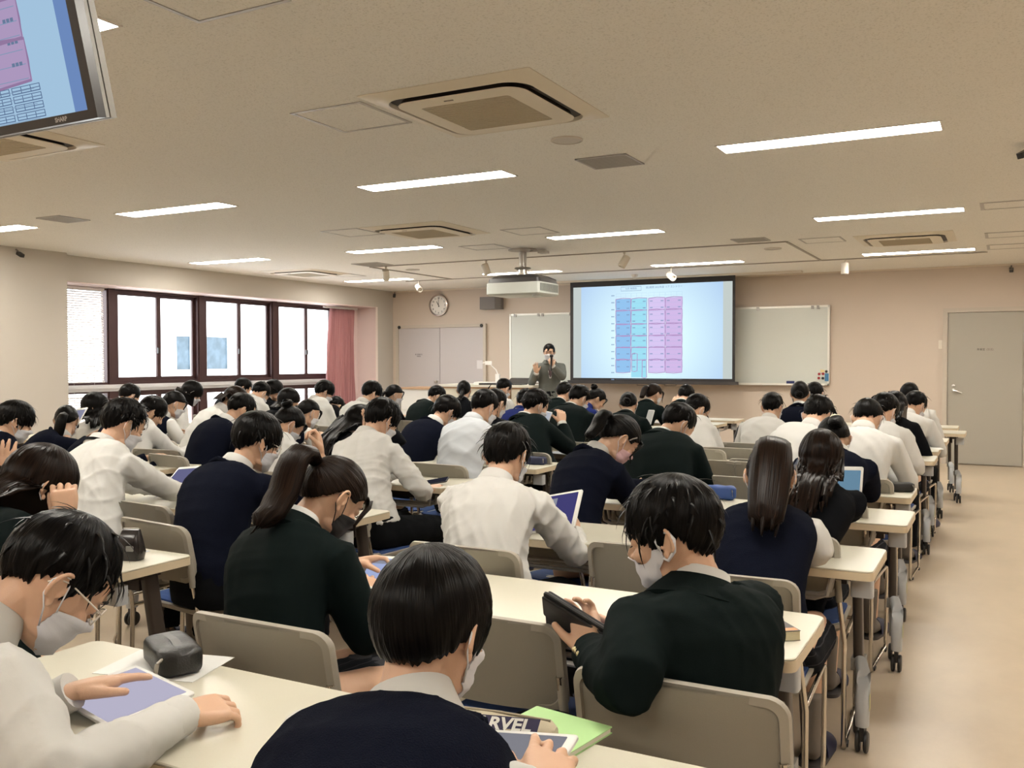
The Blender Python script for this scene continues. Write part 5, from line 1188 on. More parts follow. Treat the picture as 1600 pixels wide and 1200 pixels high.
PEOPLE = [
{'id': 44, 'C': (-1.569, 1.12, 1.043), 'who': 'student in glasses at lower left', 'label': 'student in white shirt, glasses and white mask bent over a tablet at lower left', 'top': 'shirt', 'hair': 'short', 'near': 1, 'hy': -24, 'by': -2, 'pitch': 48, 'glasses': 'pale', 'H': (-1.66, 0.7), 'wL': (-1.653, 1.201, 0.775), 'wR': (-1.384, 1.242, 0.762), 'dL': (0.28, 1, 0.02), 'dR': (0.35, 1, -0.05), 'hL': 'flat', 'hR': 'hold', 'eR': (0.9, -0.3, -0.5), 'eL': (-0.6, -0.2, -0.6), 'uR': (0.3, 0, 1), 'uL': (-0.2, 0, 1), 'ER': (-1.309, 0.925, 0.775)},
{'id': 42, 'C': (-0.794, 1.22, 1.032), 'who': 'student in navy vest at bottom centre', 'label': 'student in navy knit vest with bowl haircut at the bottom centre, back to camera', 'top': 'vest', 'hair': 'bowl', 'near': 1, 'hy': 0, 'by': -4, 'pitch': 20, 'H': (-0.66, 0.78), 'wL': (-0.88, 1.2, 0.78), 'wR': (-0.597, 1.2, 0.801), 'hR': 'relax', 'hL': 'hold', 'dR': (-0.2, 1, 0.25), 'wide': 1.02, 'eR': (0.6, -0.3, -0.6), 'hs': 0.95, 'noff': (0.02, 0.02, 0.0)},
{'id': 43, 'C': (-0.661, 2.0, 1.063), 'who': 'student in dark suit turned sideways', 'label': 'student in blackish green blazer turned left, holding up a black cased tablet', 'top': 'blazer', 'hair': 'fringe', 'near': 1, 'hy': 92, 'by': 54, 'pitch': 16, 'mkind': 'sport', 'H': (-0.585, 1.93), 'wL': (-0.829, 1.93, 0.777), 'wR': (-0.774, 2.12, 0.755), 'eL': (0.0, -1, -0.25), 'eR': (0.2, 0.8, -0.6), 'hL': 'hold', 'hR': 'tap', 'dL': (-0.35, 0.5, 0.55), 'dR': (-0.95, 0.1, 0.45), 'uL': (0.5, 0.3, -0.8), 'uR': (0.2, 0.3, 0.9), 'cpos': (-0.58, 2.06), 'cy': 0, 'ftL': 0.05, 'spread': 0.16, 'EL': (-0.63, 1.665, 0.8), 'wide': 0.92, 'noff': (-0.028, 0.0, 0.0)},
{'id': 20, 'C': (-1.748, 2.15, 1.053), 'who': 'ponytail student with black mask', 'label': 'student in blackish green blazer with long brown ponytail and black mask', 'top': 'blazer', 'hair': 'pony', 'hc': 'b', 'fem': 1, 'near': 1, 'hy': -22, 'by': -6, 'pitch': 42, 'mask': 'black', 'hl': 0.36, 'hw': 0.04, 'H': (-1.7, 1.88), 'wL': (-1.84, 2.36, 0.79), 'wR': (-1.692, 2.25, 0.722), 'hR': 'hold', 'hL': 'hold', 'cpos': (-1.63, 1.99), 'cy': 0, 'dR': (-0.35, 0.8, 0.4)},
{'id': 45, 'C': (-2.623, 1.82, 1.071), 'who': 'long-haired student resting chin on hand', 'label': 'long-haired student in dark blazer at the left edge, hand against the face', 'top': 'blazer', 'hair': 'long', 'hc': 'b', 'fem': 1, 'near': 1, 'hy': -12, 'by': -8, 'pitch': 34, 'hl': 0.3, 'wR': (-2.444, 1.78, 0.973), 'dR': (-0.12, 0.0, 1), 'uR': (0.6, -0.6, 0.2), 'eR': (0.8, 0.3, -0.6), 'hR': 'fist', 'ER': (-2.438, 1.84, 0.813), 'H': (-2.406, 1.532)},
{'id': 41, 'C': (-1.742, 3.22, 1.077), 'who': 'student in untucked white shirt', 'label': 'student in untucked white shirt seen from behind at centre, holding a white tablet', 'top': 'shirt', 'hair': 'fringe', 'near': 1, 'hy': 2, 'by': 4, 'pitch': 26, 'H': (-1.66, 2.93), 'wL': (-1.78, 3.4, 0.79), 'wR': (-1.538, 3.42, 0.734), 'eR': (0.9, 0.2, -0.5), 'hR': 'hold', 'hL': 'hold', 'dR': (-0.3, 0.7, 0.6), 'uR': (0.8, 0.3, 0.4), 'cpos': (-1.66, 3.02), 'cy': 0, 'ER': (-1.478, 3.33, 0.661)},
{'id': 46, 'C': (-0.751, 3.4, 1.033), 'who': 'student in vest with half-tied hair', 'label': 'student in navy vest with long half-tied ponytail beside the right aisle', 'top': 'vest', 'hair': 'pony', 'hc': 'b', 'fem': 1, 'near': 1, 'hy': 10, 'by': 4, 'pitch': 14, 'hl': 0.47, 'hw': 0.055, 'wR': (-0.8, 3.52, 0.775), 'wL': (-0.9, 3.5, 0.775), 'eR': (0.9, -0.2, -0.5), 'clip': 1, 'pole': (0.1, -0.85, 0.62), 'h0': 0.04, 'ER': (-0.553, 3.282, 0.775), 'H': (-0.696, 2.994)},
{'id': 5, 'C': (-3.843, 3.12, 1.139), 'who': 'spiky student in white shirt', 'label': 'spiky-haired student in white shirt with dark tie band using a tablet at left', 'top': 'shirt', 'hair': 'up', 'near': 1, 'hy': -16, 'by': -6, 'pitch': 30, 'wR': (-3.748, 3.42, 0.752), 'wL': (-3.97, 3.5, 0.751), 'eR': (0.9, -0.2, -0.4), 'hR': 'tap', 'hL': 'hold', 'dR': (-0.15, 0.9, 0.35), 'band': 1, 'H': (-3.633, 2.834)},
{'id': 19, 'C': (-2.87, 3.02, 1.102), 'who': 'student in navy sweater and dark glasses', 'label': 'student in navy sweater with dark-rimmed glasses leaning chin on hand at left', 'top': 'sweater', 'hair': 'fringe', 'near': 1, 'hy': -20, 'by': -8, 'pitch': 24, 'glasses': 'dark', 'wR': (-2.639, 3.16, 1.027), 'dR': (-0.3, 0.05, 1), 'uR': (0.4, 0.8, 0.1), 'hR': 'fist', 'eR': (0.8, 0.2, -0.6), 'wide': 1.05, 'H': (-2.84, 2.72), 'cpos': (-2.98, 2.86), 'cy': -8, 'ER': (-2.603, 3.2, 0.805)},
{'id': 40, 'C': (-1.658, 4.22, 1.071), 'who': 'student with pink mask', 'label': 'student in dark sweater with ponytail and pink mask reading a tablet', 'top': 'sweater', 'hair': 'pony', 'fem': 1, 'near': 1, 'hy': -48, 'by': -28, 'pitch': 44, 'mask': 'pink', 'hl': 0.24, 'hw': 0.03, 'wR': (-1.677, 4.42, 0.752), 'wL': (-1.58, 4.5, 0.8), 'hR': 'flat', 'dR': (0.35, 0.8, 0.5), 'eR': (0.6, -0.2, -0.7), 'clip': 1, 'H': (-1.729, 3.847)},
{'id': 21, 'C': (-3.152, 4.32, 1.111), 'who': 'student in white shirt holding a phone', 'label': 'student in white shirt and black trousers holding a dark phone by the table end', 'top': 'shirt', 'hair': 'fringe', 'near': 1, 'hy': -14, 'by': -6, 'pitch': 34, 'H': (-2.98, 3.98), 'wR': (-2.926, 4.42, 0.704), 'wL': (-3.2, 4.5, 0.775), 'hR': 'fist', 'eR': (0.8, -0.3, -0.6), 'cpos': (-3.02, 4.02), 'cy': -6, 'dR': (0.9, 0.5, 0.15)},
{'id': 47, 'C': (-0.699, 4.15, 1.028), 'who': 'student with very long loose hair', 'label': 'student with very long loose dark hair in a black cardigan behind vest student', 'top': 'black', 'hair': 'long', 'hc': 'b', 'fem': 1, 'near': 1, 'hy': 8, 'by': 4, 'pitch': 16, 'hl': 0.36, 'wR': (-0.72, 4.5, 0.8), 'wL': (-0.9, 4.45, 0.775), 'eR': (0.9, -0.2, -0.5), 'hR': 'hold', 'ER': (-0.6, 4.117, 0.79), 'H': (-0.65, 3.743)},
{'id': 39, 'C': (-1.677, 5.2, 1.081), 'who': 'student in wide dark blazer', 'label': 'broad-backed student in blackish green blazer leaning low over the middle table', 'top': 'blazer', 'hair': 'short', 'hy': -38, 'by': -8, 'pitch': 42, 'wide': 1.08, 'H': (-1.619, 4.841)},
{'id': 52, 'C': (-0.798, 5.1, 1.038), 'who': 'student with cream scrunchie', 'label': 'student in navy sweater with a cream scrunchie round the ponytail', 'top': 'sweater', 'hair': 'scrunchie', 'fem': 1, 'hy': 18, 'by': -4, 'pitch': 44, 'ER': (-0.623, 5.25, 0.715), 'wR': (-0.8, 5.4, 0.775), 'H': (-0.67, 4.711)},
{'id': 51, 'C': (-1.109, 6.45, 1.075), 'who': 'student with bushy hair leaning right', 'label': 'student in white shirt with big bushy hair, leaning right with wide back', 'top': 'shirt', 'hair': 'up', 'hy': -8, 'by': -6, 'pitch': 48, 'hs': 1.08, 'H': (-1.299, 6.097)},
{'id': 53, 'C': (-0.735, 5.95, 1.095), 'who': 'student in white shirt slumped forward', 'label': 'student in white shirt slumped forward behind the scrunchie student', 'top': 'shirt', 'hair': 'short', 'hy': -4, 'by': 4, 'pitch': 48, 'H': (-0.599, 5.577)},
{'id': 38, 'C': (-2.139, 7.1, 1.065), 'who': 'student in white shirt behind dark blazer', 'label': 'student in white shirt with mask just right of the broad dark blazer', 'top': 'shirt', 'hair': 'short', 'hy': -35, 'by': -10, 'pitch': 38, 'H': (-1.962, 6.83)},
{'id': 54, 'C': (-0.75, 7.0, 1.092), 'who': 'student in white shirt with elbow out', 'label': 'student in white shirt, elbow out over the aisle table end', 'top': 'shirt', 'hair': 'fringe', 'hy': -24, 'by': -4, 'pitch': 40, 'H': (-0.555, 6.72)},
{'id': 48, 'C': (-1.717, 7.85, 1.061), 'who': 'student in white shirt sitting upright', 'label': 'student in white shirt with neat black hair near the right whiteboard, back view', 'top': 'shirt', 'hair': 'short', 'hy': -4, 'by': -4, 'pitch': 22, 'H': (-1.755, 7.442)},
{'id': 55, 'C': (-0.756, 7.75, 1.086), 'who': 'student with long hair in black by the aisle', 'label': 'student with long dark hair and black sweater among white shirts by the aisle', 'top': 'black', 'hair': 'long', 'fem': 1, 'hy': -8, 'by': -6, 'pitch': 40, 'hl': 0.22, 'H': (-0.531, 7.461)},
{'id': 49, 'C': (-1.674, 8.8, 1.145), 'who': 'student with low bun in navy vest', 'label': 'student with low bun and white collar below the magnets on the whiteboard', 'top': 'vest', 'hair': 'lowbun', 'fem': 1, 'hy': 8, 'by': 4, 'pitch': 10},
{'id': 56, 'C': (-0.673, 8.55, 1.064), 'who': 'student in white shirt nearest the door', 'label': 'student in white shirt bent forward, nearest to the single door', 'top': 'shirt', 'hair': 'short', 'hy': -30, 'by': -8, 'pitch': 40, 'H': (-0.501, 8.259)},
{'id': 50, 'C': (-1.744, 9.95, 1.102), 'who': 'dark-haired student behind low bun student', 'label': 'dark-haired student mostly hidden behind the student with the low bun', 'top': 'black', 'hair': 'short', 'hy': 0, 'pitch': 20},
{'id': 57, 'C': (-0.832, 9.9, 1.105), 'who': 'dark-haired student in the far aisle row', 'label': 'dark-haired student hidden behind the student nearest the single door', 'top': 'shirt', 'hair': 'short', 'hy': 10, 'pitch': 24},
{'id': 22, 'C': (-3.664, 4.78, 1.046), 'who': 'long straight haired student', 'label': 'student with very long straight black hair leaning head on one hand', 'top': 'black', 'hair': 'long', 'fem': 1, 'hy': -18, 'by': -4, 'pitch': 36, 'hl': 0.34, 'wR': (-3.488, 4.62, 0.997), 'dR': (-0.1, 0.0, 1), 'uR': (0.5, 0.6, 0.1), 'eR': (0.7, 0.3, -0.6), 'hR': 'flat', 'H': (-3.544, 4.418)},
{'id': 18, 'C': (-4.112, 4.62, 1.042), 'who': 'student with topknot', 'label': 'student in white blouse with hair in a small high bun', 'top': 'shirt', 'hair': 'bun', 'fem': 1, 'hy': -28, 'by': -4, 'pitch': 40, 'H': (-3.924, 4.343)},
{'id': 26, 'C': (-3.739, 5.95, 1.062), 'who': 'student in navy sweater with white collar', 'label': 'student in navy sweater with white collar, masked, left of bluish shirt', 'top': 'sweater', 'hair': 'fringe', 'hy': -22, 'by': -12, 'pitch': 40, 'H': (-3.814, 5.55)},
{'id': 29, 'C': (-3.15, 5.5, 1.133), 'who': 'student in bluish white shirt', 'label': 'student in creased bluish white shirt left of the room centre', 'top': 'shirt', 'bluish': 1, 'hair': 'short', 'hy': -16, 'by': -6, 'pitch': 32, 'wr': 1.3, 'H': (-3.109, 5.103)},
{'id': 31, 'C': (-3.168, 6.32, 1.107), 'who': 'student in dark blazer holding a phone', 'label': 'student in dark blazer holding up a small white phone, centre of the class', 'top': 'blazer', 'hair': 'up', 'hy': -28, 'by': -10, 'pitch': 26, 'wR': (-3.02, 6.48, 0.95), 'dR': (-0.2, 0.3, 0.9), 'hR': 'hold', 'H': (-2.98, 6.043)},
{'id': 64, 'C': (-3.689, 6.62, 1.099), 'who': 'dark-haired student behind bluish shirt', 'label': 'dark-haired student almost hidden behind the student in bluish shirt', 'top': 'black', 'hair': 'short', 'hy': -10, 'pitch': 30},
{'id': 33, 'C': (-3.373, 7.6, 1.112), 'who': 'student in broad dark blazer at centre', 'label': 'student in dark green blazer with rounded back, right of the phone holder', 'top': 'blazer', 'hair': 'short', 'hy': -20, 'by': -6, 'pitch': 34, 'wide': 1.1, 'H': (-3.327, 7.209)},
{'id': 30, 'C': (-3.987, 7.75, 1.065), 'who': 'student in royal blue jersey', 'label': 'student in royal blue jersey hidden behind the student with the phone', 'top': 'jersey', 'hair': 'short', 'hy': -4, 'pitch': 30, 'H': (-3.912, 7.352)},
{'id': 35, 'C': (-3.113, 8.15, 1.042), 'who': 'student with low gathered hair', 'label': 'student in dark blazer with low gathered hair, seen from behind', 'top': 'blazer', 'hair': 'lowbun', 'fem': 1, 'hy': 14, 'by': 4, 'pitch': 28},
{'id': 34, 'C': (-3.859, 9.15, 1.041), 'who': 'student in blue jersey with white stripes', 'label': 'student in blue track jersey with white sleeve stripes, hair in a bun', 'top': 'jersey', 'hair': 'bun', 'fem': 1, 'hy': -52, 'by': -24, 'pitch': 34, 'mask': None},
{'id': 32, 'C': (-4.49, 9.7, 1.084), 'who': 'student in dark jacket right of teacher', 'label': 'student in dark jacket with white collar just below the standing teacher', 'top': 'blazer', 'hair': 'short', 'hy': -10, 'by': -6, 'pitch': 20},
{'id': 36, 'C': (-3.529, 10.05, 1.073), 'who': 'student with high ponytail below the screen', 'label': 'student in dark blazer with long high ponytail below the projection screen', 'top': 'blazer', 'hair': 'pony', 'hc': 'b', 'fem': 1, 'hy': -30, 'by': -6, 'pitch': 18, 'hl': 0.22},
{'id': 37, 'C': (-2.98, 9.5, 1.071), 'who': 'student scratching head', 'label': 'student in dark blazer raising a hand to the head below the screen', 'top': 'blazer', 'hair': 'short', 'hy': -4, 'by': -10, 'pitch': 40, 'wL': (-3.104, 9.45, 0.948), 'dL': (0.25, 0.1, 1), 'hL': 'hold', 'eL': (-0.9, 0.1, -0.3), 'EL': (-3.129, 9.4, 0.842), 'uL': (-0.5, -0.8, 0.1), 'H': (-2.748, 9.21)},
{'id': 1, 'C': (-5.386, 3.58, 1.082), 'who': 'masked student at the left edge', 'label': 'student in navy sweater and white mask, face cut close to the left edge', 'top': 'sweater', 'hair': 'fringe', 'hy': -24, 'by': -8, 'pitch': 26, 'near': 1, 'H': (-5.191, 3.3)},
{'id': 60, 'C': (-3.494, 2.1, 1.113), 'who': 'student at the far left edge', 'label': 'student in dark blazer mostly outside the left edge, hand raised', 'top': 'blazer', 'hair': 'short', 'hy': -10, 'pitch': 30, 'wR': (-3.378, 2.2, 0.982), 'dR': (0.1, 0.1, 1), 'uR': (0.3, -0.5, 0.5), 'hR': 'flat', 'eR': (0.8, -0.2, -0.6), 'ER': (-3.596, 2.2, 0.847)},
{'id': 2, 'C': (-6.232, 4.55, 1.007), 'who': 'hunched student with white hair bobble', 'label': 'student in navy sweater hunched low, ponytail tied with a white bobble', 'top': 'sweater', 'hair': 'lowpony', 'tie': 'white', 'fem': 1, 'hy': 45, 'by': -30, 'pitch': 30, 'wR': (-6.0, 4.72, 0.95), 'wL': (-6.3, 4.8, 0.85), 'hR': 'hold', 'hl': 0.24, 'hw': 0.03, 'nocol': 1, 'H': (-6.272, 4.196)},
{'id': 62, 'C': (-5.416, 4.38, 0.982), 'who': 'student behind the spiky student', 'label': 'student in navy sweater hidden behind the spiky student, hands on the table', 'top': 'sweater', 'hair': 'fringe', 'hy': 0, 'by': -18, 'pitch': 40, 'wR': (-5.241, 4.6, 0.728), 'wL': (-5.468, 4.65, 0.745), 'hR': 'fist', 'H': (-5.39, 3.971)},
{'id': 3, 'C': (-6.701, 5.15, 1.072), 'who': 'student in glasses facing left', 'label': 'student with glasses and long dark hair facing left towards the pier wall', 'top': 'shirt', 'hair': 'long', 'fem': 1, 'hy': 118, 'by': 40, 'pitch': 12, 'mask': None, 'glasses': 'pale', 'hl': 0.22, 'brow': 1},
{'id': 4, 'C': (-7.551, 6.2, 1.109), 'who': 'student behind the spiky hair by the window', 'label': 'dark-haired student in white shirt against the lower window, head bowed', 'top': 'shirt', 'hair': 'short', 'hy': -4, 'pitch': 36},
{'id': 6, 'C': (-5.971, 5.12, 1.049), 'who': 'student in white shirt looking down at left', 'label': 'student in white shirt looking down, right of the spiky-haired student', 'top': 'shirt', 'hair': 'fringe', 'hy': -26, 'by': -6, 'pitch': 40, 'wR': (-5.75, 5.35, 0.765), 'mask': None, 'H': (-5.779, 4.841)},
{'id': 7, 'C': (-6.655, 5.95, 1.067), 'who': 'student in vest with side ponytail', 'label': 'student in navy vest with dark ponytail before the windows', 'top': 'vest', 'hair': 'lowpony', 'fem': 1, 'hy': -24, 'by': -4, 'pitch': 26, 'hl': 0.16},
{'id': 8, 'C': (-7.454, 6.9, 1.126), 'who': 'student with hair slide', 'label': 'student in white blouse with a hair slide, facing right before the windows', 'top': 'shirt', 'hair': 'bob', 'fem': 1, 'hy': -62, 'by': -40, 'pitch': 32, 'clip': 1, 'hl': 0.04, 'brow': 1},
{'id': 10, 'C': (-5.021, 5.12, 1.09), 'who': 'student in navy sweater bending right', 'label': 'student in navy sweater bending to the right, left of centre', 'top': 'sweater', 'hair': 'short', 'hy': -26, 'by': -14, 'pitch': 36, 'mask': None, 'H': (-5.044, 4.722)},
{'id': 9, 'C': (-5.909, 5.95, 1.11), 'who': 'student in white blouse leaning far over', 'label': 'student in white blouse with bobbed brown hair leaning far to the right', 'top': 'shirt', 'hair': 'bob', 'hc': 'b', 'fem': 1, 'hy': -20, 'by': -20, 'pitch': 44, 'hl': 0.03, 'H': (-6.065, 5.571)},
{'id': 17, 'C': (-5.301, 6.2, 1.007), 'who': 'student in vest with small bun', 'label': 'student in navy vest and white sleeves with a small bun', 'top': 'vest', 'hair': 'lowbun', 'fem': 1, 'hy': -18, 'by': -4, 'pitch': 26},
{'id': 14, 'C': (-6.228, 7.0, 1.065), 'who': 'student with chin-length bob', 'label': 'student with neat chin-length black bob and dark blazer near the windows', 'top': 'black', 'hair': 'bob', 'fem': 1, 'hy': -28, 'by': -6, 'pitch': 12, 'hl': 0.05, 'mask': None},
{'id': 12, 'C': (-6.934, 7.35, 1.113), 'who': 'student in white shirt under the window', 'label': 'student in white shirt with head bowed deeply under the window', 'top': 'shirt', 'hair': 'short', 'hy': -8, 'by': -6, 'pitch': 50, 'H': (-6.709, 7.061)},
{'id': 11, 'C': (-8.301, 8.5, 1.122), 'who': 'student with short hair at the window', 'label': 'student with short hair and white collar right beside the window', 'top': 'black', 'hair': 'short', 'hy': -40, 'by': -14, 'pitch': 30, 'mask': None},
{'id': 13, 'C': (-7.527, 8.2, 1.116), 'who': 'long haired student by the window', 'label': 'student with long dark hair against the lower window panes', 'top': 'black', 'hair': 'long', 'fem': 1, 'hy': -24, 'by': -6, 'pitch': 24, 'hl': 0.18, 'mask': None},
{'id': 15, 'C': (-6.488, 7.85, 1.118), 'who': 'student in white shirt by the curtain', 'label': 'student in white shirt with mask beside the rose curtain', 'top': 'shirt', 'hair': 'fringe', 'hy': -28, 'by': -8, 'pitch': 32, 'H': (-6.3, 7.573)},
{'id': 16, 'C': (-6.947, 8.6, 0.917), 'who': 'student folded over the desk', 'label': 'student in dark blazer folded low over the desk by the curtain', 'top': 'black', 'hair': 'short', 'hy': -10, 'by': -10, 'pitch': 60, 'hunch': 0.14, 'H': (-6.726, 8.312)},
{'id': 23, 'C': (-5.745, 7.7, 1.12), 'who': 'student in white shirt left of low cabinet', 'label': 'student in white shirt with black hair between curtain and double door', 'top': 'shirt', 'hair': 'fringe', 'hy': -24, 'by': -6, 'pitch': 28},
{'id': 24, 'C': (-6.21, 8.75, 1.066), 'who': 'student with low ponytail by double door', 'label': 'student in dark blazer with low ponytail before the double door', 'top': 'black', 'hair': 'lowpony', 'fem': 1, 'hy': -38, 'by': -6, 'pitch': 16, 'hl': 0.18},
{'id': 25, 'C': (-5.729, 8.9, 1.047), 'who': 'student in dark blazer before low cabinet', 'label': 'student in dark navy blazer bending right before the low cabinet', 'top': 'blazer', 'hair': 'short', 'hy': -34, 'by': -22, 'pitch': 38, 'H': (-5.717, 8.518)},
{'id': 27, 'C': (-5.664, 9.4, 1.107), 'who': 'student with straight ponytail before lectern', 'label': 'student in black with straight low ponytail before the lectern', 'top': 'black', 'hair': 'lowpony', 'fem': 1, 'hy': 24, 'by': 10, 'pitch': 6, 'hl': 0.26, 'hw': 0.022},
{'id': 28, 'C': (-5.345, 9.8, 1.116), 'who': 'student in white shirt before lectern', 'label': 'student in white shirt with bowed head right before the lectern', 'top': 'shirt', 'hair': 'short', 'hy': -14, 'by': -4, 'pitch': 36},
{'id': 59, 'C': (-5.968, 12.35, 1.582), 'who': 'teacher', 'label': 'person in grey jacket and tie standing at the front, speaking into a microphone', 'top': 'suit', 'hair': 'short', 'hy': -160, 'by': -150, 'pitch': 10, 'stand': 1, 'group': '', 'wR': (-6.08, 12.15, 1.261), 'wL': (-5.8, 12.13, 1.365), 'dR': (-0.1, -0.1, 1), 'uR': (-0.6, 0.6, 0.1), 'dL': (-0.35, -0.1, 1), 'uL': (0.3, -1, 0.0), 'hR': 'flat', 'hL': 'hold', 'chair': False, 'brow': 1, 'eL': (0.5, 0.3, -0.9), 'eR': (-0.6, 0.3, -0.9)}]
POS = {'t44': (-1.615, 1.303, 0.745), 't42': (-0.717, 1.401, 0.755), 't20': (-1.703, 2.36, 0.75), 't41': (-1.649, 3.46, 0.812), 't5': (-3.864, 3.47, 0.799), 't43': (-0.861, 2.02, 0.787), 't47': (-0.66, 4.52, 0.828), 'ph31': (-3.179, 6.52, 0.972), 'ph21': (-2.929, 4.54, 0.738), 't2': (-6.467, 4.8, 0.976), 't40': (-1.62, 4.52, 0.779), 'ph35': (-2.986, 8.38, 0.901), 'pc0': (-1.725, 1.53, 0.72), 'sh0': (-1.748, 1.528, 0.72), 'mv': (-0.832, 1.536, 0.735), 'gn': (-0.761, 1.585, 0.72), 'pc1': (-0.839, 2.447, 0.72), 'pouch': (-2.805, 2.297, 0.72), 'shp': (-2.952, 2.347, 0.72), 'pcB': (-2.866, 5.725, 0.72), 'bp': (-1.304, 4.729, 0.72), 'pc4': (-0.522, 5.453, 0.72), 'wt': (-3.004, 6.5, 0.72), 'teal': (-8.652, 10.964, 0.72), 'mic0': (-5.806, 12.1, 1.541), 'mic1': (-5.816, 12.1, 1.356)}
for P in PEOPLE: person(P)
# ================================================================== EXTRA CHAIRS AND LOOSE THINGS
for x, y, a, lab in ((-1.17, 2.30, 0, 'empty stacking chair between ponytail student and suited student'), (-1.10, 3.32, 2, 'empty stacking chair between untucked shirt student and vest student'), (-3.45, 3.18, -6, 'empty stacking chair between spiky student and sweater student with glasses'),
                      (-1.32, 5.36, 0, 'empty stacking chair pushed in right of the broad dark blazer'), (-1.72, 6.14, 0, 'empty stacking chair just beyond the broad dark blazer'), (-1.38, 6.30, 0, 'empty stacking chair behind the hair of the vest student'),
                      (-1.78, 7.02, 0, 'empty stacking chair before the black triangular pouch'), (-3.58, 5.22, 0, 'empty stacking chair right of phone student in white shirt'), (-3.0, 6.95, 0, 'empty stacking chair before the white closed tablet'), (-5.5, 5.0, 5, 'empty stacking chair left of the student in navy bending right'), (-5.9, 6.0, 0, 'empty stacking chair before the vest student by the windows'), (-5.2, 8.7, 0, 'empty stacking chair beside the teal pouch')):
    chair(x, y, radians(a), lab)
MTW = mat('tablet_white', (.62, .62, .60), .3); MTBK = mat('tablet_back_black', (.010, .010, .011), .5); MLC = mat('leather_black', (.010, .010, .010), .38, bump=.15, bscale=250); MZIP = mat('zip_steel', (.55, .54, .5), .3, 1.)
def tablet(c, n, up, w_, h_, lab, scr=(.34, .33, .50), case=False, body=None, tabs=None, cat='tablet'):
    n = Vector(n).normalized(); u = Vector(up); u = (u-n*u.dot(n)).normalized(); x = u.cross(n); M = Matrix(((x.x, u.x, n.x, c[0]), (x.y, u.y, n.y, c[1]), (x.z, u.z, n.z, c[2]), (0, 0, 0, 1)))
    t = bpy.data.objects.new(cat.replace(' ', '_'), None); COL.objects.link(t); t.matrix_world = M; tag(t, lab, cat, None)
    obj('body', MB().prism(rrect(w_, h_, .009, 4), -.004, .003, ch=.0012), body or MTW, t, 40)
    bz = .018 if min(w_, h_) > .1 else .006; s = obj('screen', MB().prism(rrect(w_-2*bz*(.55 if w_ < h_ else 1), h_-2*bz*(1 if w_ < h_ else .55), .003, 2), .0028, .0034), emat('screen_%d_%d_%d' % tuple(int(q*100) for q in scr), scr, 1.), t)
    if tabs: obj('page_block', MB().box(tabs[0]*w_, tabs[1]*w_, tabs[2]*h_, tabs[3]*h_, .0034, .0038), emat('screen_page', tabs[4], 1.), s)
    if case: obj('cover', MB().prism(rrect(w_+.012, h_+.012, .011, 4), -.013, -.0045, ch=.002), MTBK, t, 40); obj('flap', MB().prism(rrect(w_+.012, h_*.55, .008, 3), -.020, -.0135, T(0, -h_*.2, 0), ch=.002), MTBK, t, 40)
    return t
q = POS
tablet(q['t44'], (.0, -.10, 1), (.22, 1, 0), .25, .185, 'white tablet held by the student in glasses at lower left', (.47, .45, .58))
tablet((q['t42'][0]-.05, q['t42'][1]-.03, q['t42'][2]), (-.1, -.18, 1), (-.06, 1, 0), .25, .18, 'white tablet under the hand of the student in navy vest', (.22, .22, .25), tabs=(-.3, .02, -.3, .2, (.26, .27, .33)))
tablet(q['t20'], (-.1, -.7, .7), (0, .7, .7), .25, .18, 'white tablet before the student with black mask', (.36, .42, .66), tabs=(-.42, .42, .33, .42, (.2, .2, .33)))
tablet(q['t41'], (-.25, -.75, .62), (-.1, .6, .8), .25, .18, 'white tablet held by the student in untucked white shirt', (.055, .05, .17), tabs=(-.36, .02, -.36, .36, (.26, .33, .60)))
tablet(q['t5'], (-.10, -.62, .78), (-.05, .8, .6), .17, .24, 'white tablet in black case held by the spiky-haired student', (.13, .13, .25), True)
tablet(q['t43'], (.28, .72, .64), Vector((.28, .72, .64)).normalized().cross(Vector((.88, -.05, -.45))), .25, .18, 'tablet in a black folding case held by the suited student', (.30, .28, .36), True, MTBK)
tablet(q['t47'], (-.2, -.92, .35), (0, .3, .9), .17, .24, 'white tablet before the student with very long loose hair', (.13, .24, .34))
tablet(q['t2'], (-.2, -.8, .55), (0, .5, .8), .17, .23, 'tablet held up by the hunched student', (.24, .24, .34))
tablet(q['t40'], (-.1, -.3, .95), (-.2, .9, .3), .25, .17, 'white tablet read by the student with pink mask', (.34, .34, .42))
tablet(q['ph31'], (-.3, -.85, .4), (.2, .3, .9), .075, .15, 'white smartphone held up by the student in dark blazer', (.42, .44, .50), cat='phone')
tablet(q['ph21'], (-.1, -.3, .95), (.9, .3, .1), .075, .15, 'dark smartphone in the hand of the student by the table end', (.02, .02, .03), body=MTBK, cat='phone')
tablet(q['ph35'], (-.3, -.85, .4), (.1, .3, .9), .075, .15, 'pale smartphone held near the student with low gathered hair', (.45, .42, .36), cat='phone')
tablet((q['wt'][0], q['wt'][1], .7255), (0, 0, 1), (.2, 1, 0), .25, .18, 'white tablet lying closed on a table right of the phone holder', (.42, .42, .40))
def sheet_paper(x, y, rz, w_, h_, lab, c=(.66, .66, .64), z=.7205):
    t = obj('paper_sheet', MB().prism([(-w_/2, -h_/2), (w_/2, -h_/2), (w_/2, h_/2), (-w_/2, h_/2)], 0, .0012), mat('paper_%d' % int(c[2]*100), c, .7)); t.location = (x, y, z); t.rotation_euler = (0, 0, rz); tag(t, lab, 'paper', 'loose papers on the tables'); return t
sheet_paper(q['sh0'][0], q['sh0'][1], .25, .26, .18, 'white printed sheet under the black leather pencil case')
sheet_paper(q['shp'][0], q['shp'][1], .1, .21, .15, 'bluish sheet beside the standing dark pouch', (.52, .58, .66))
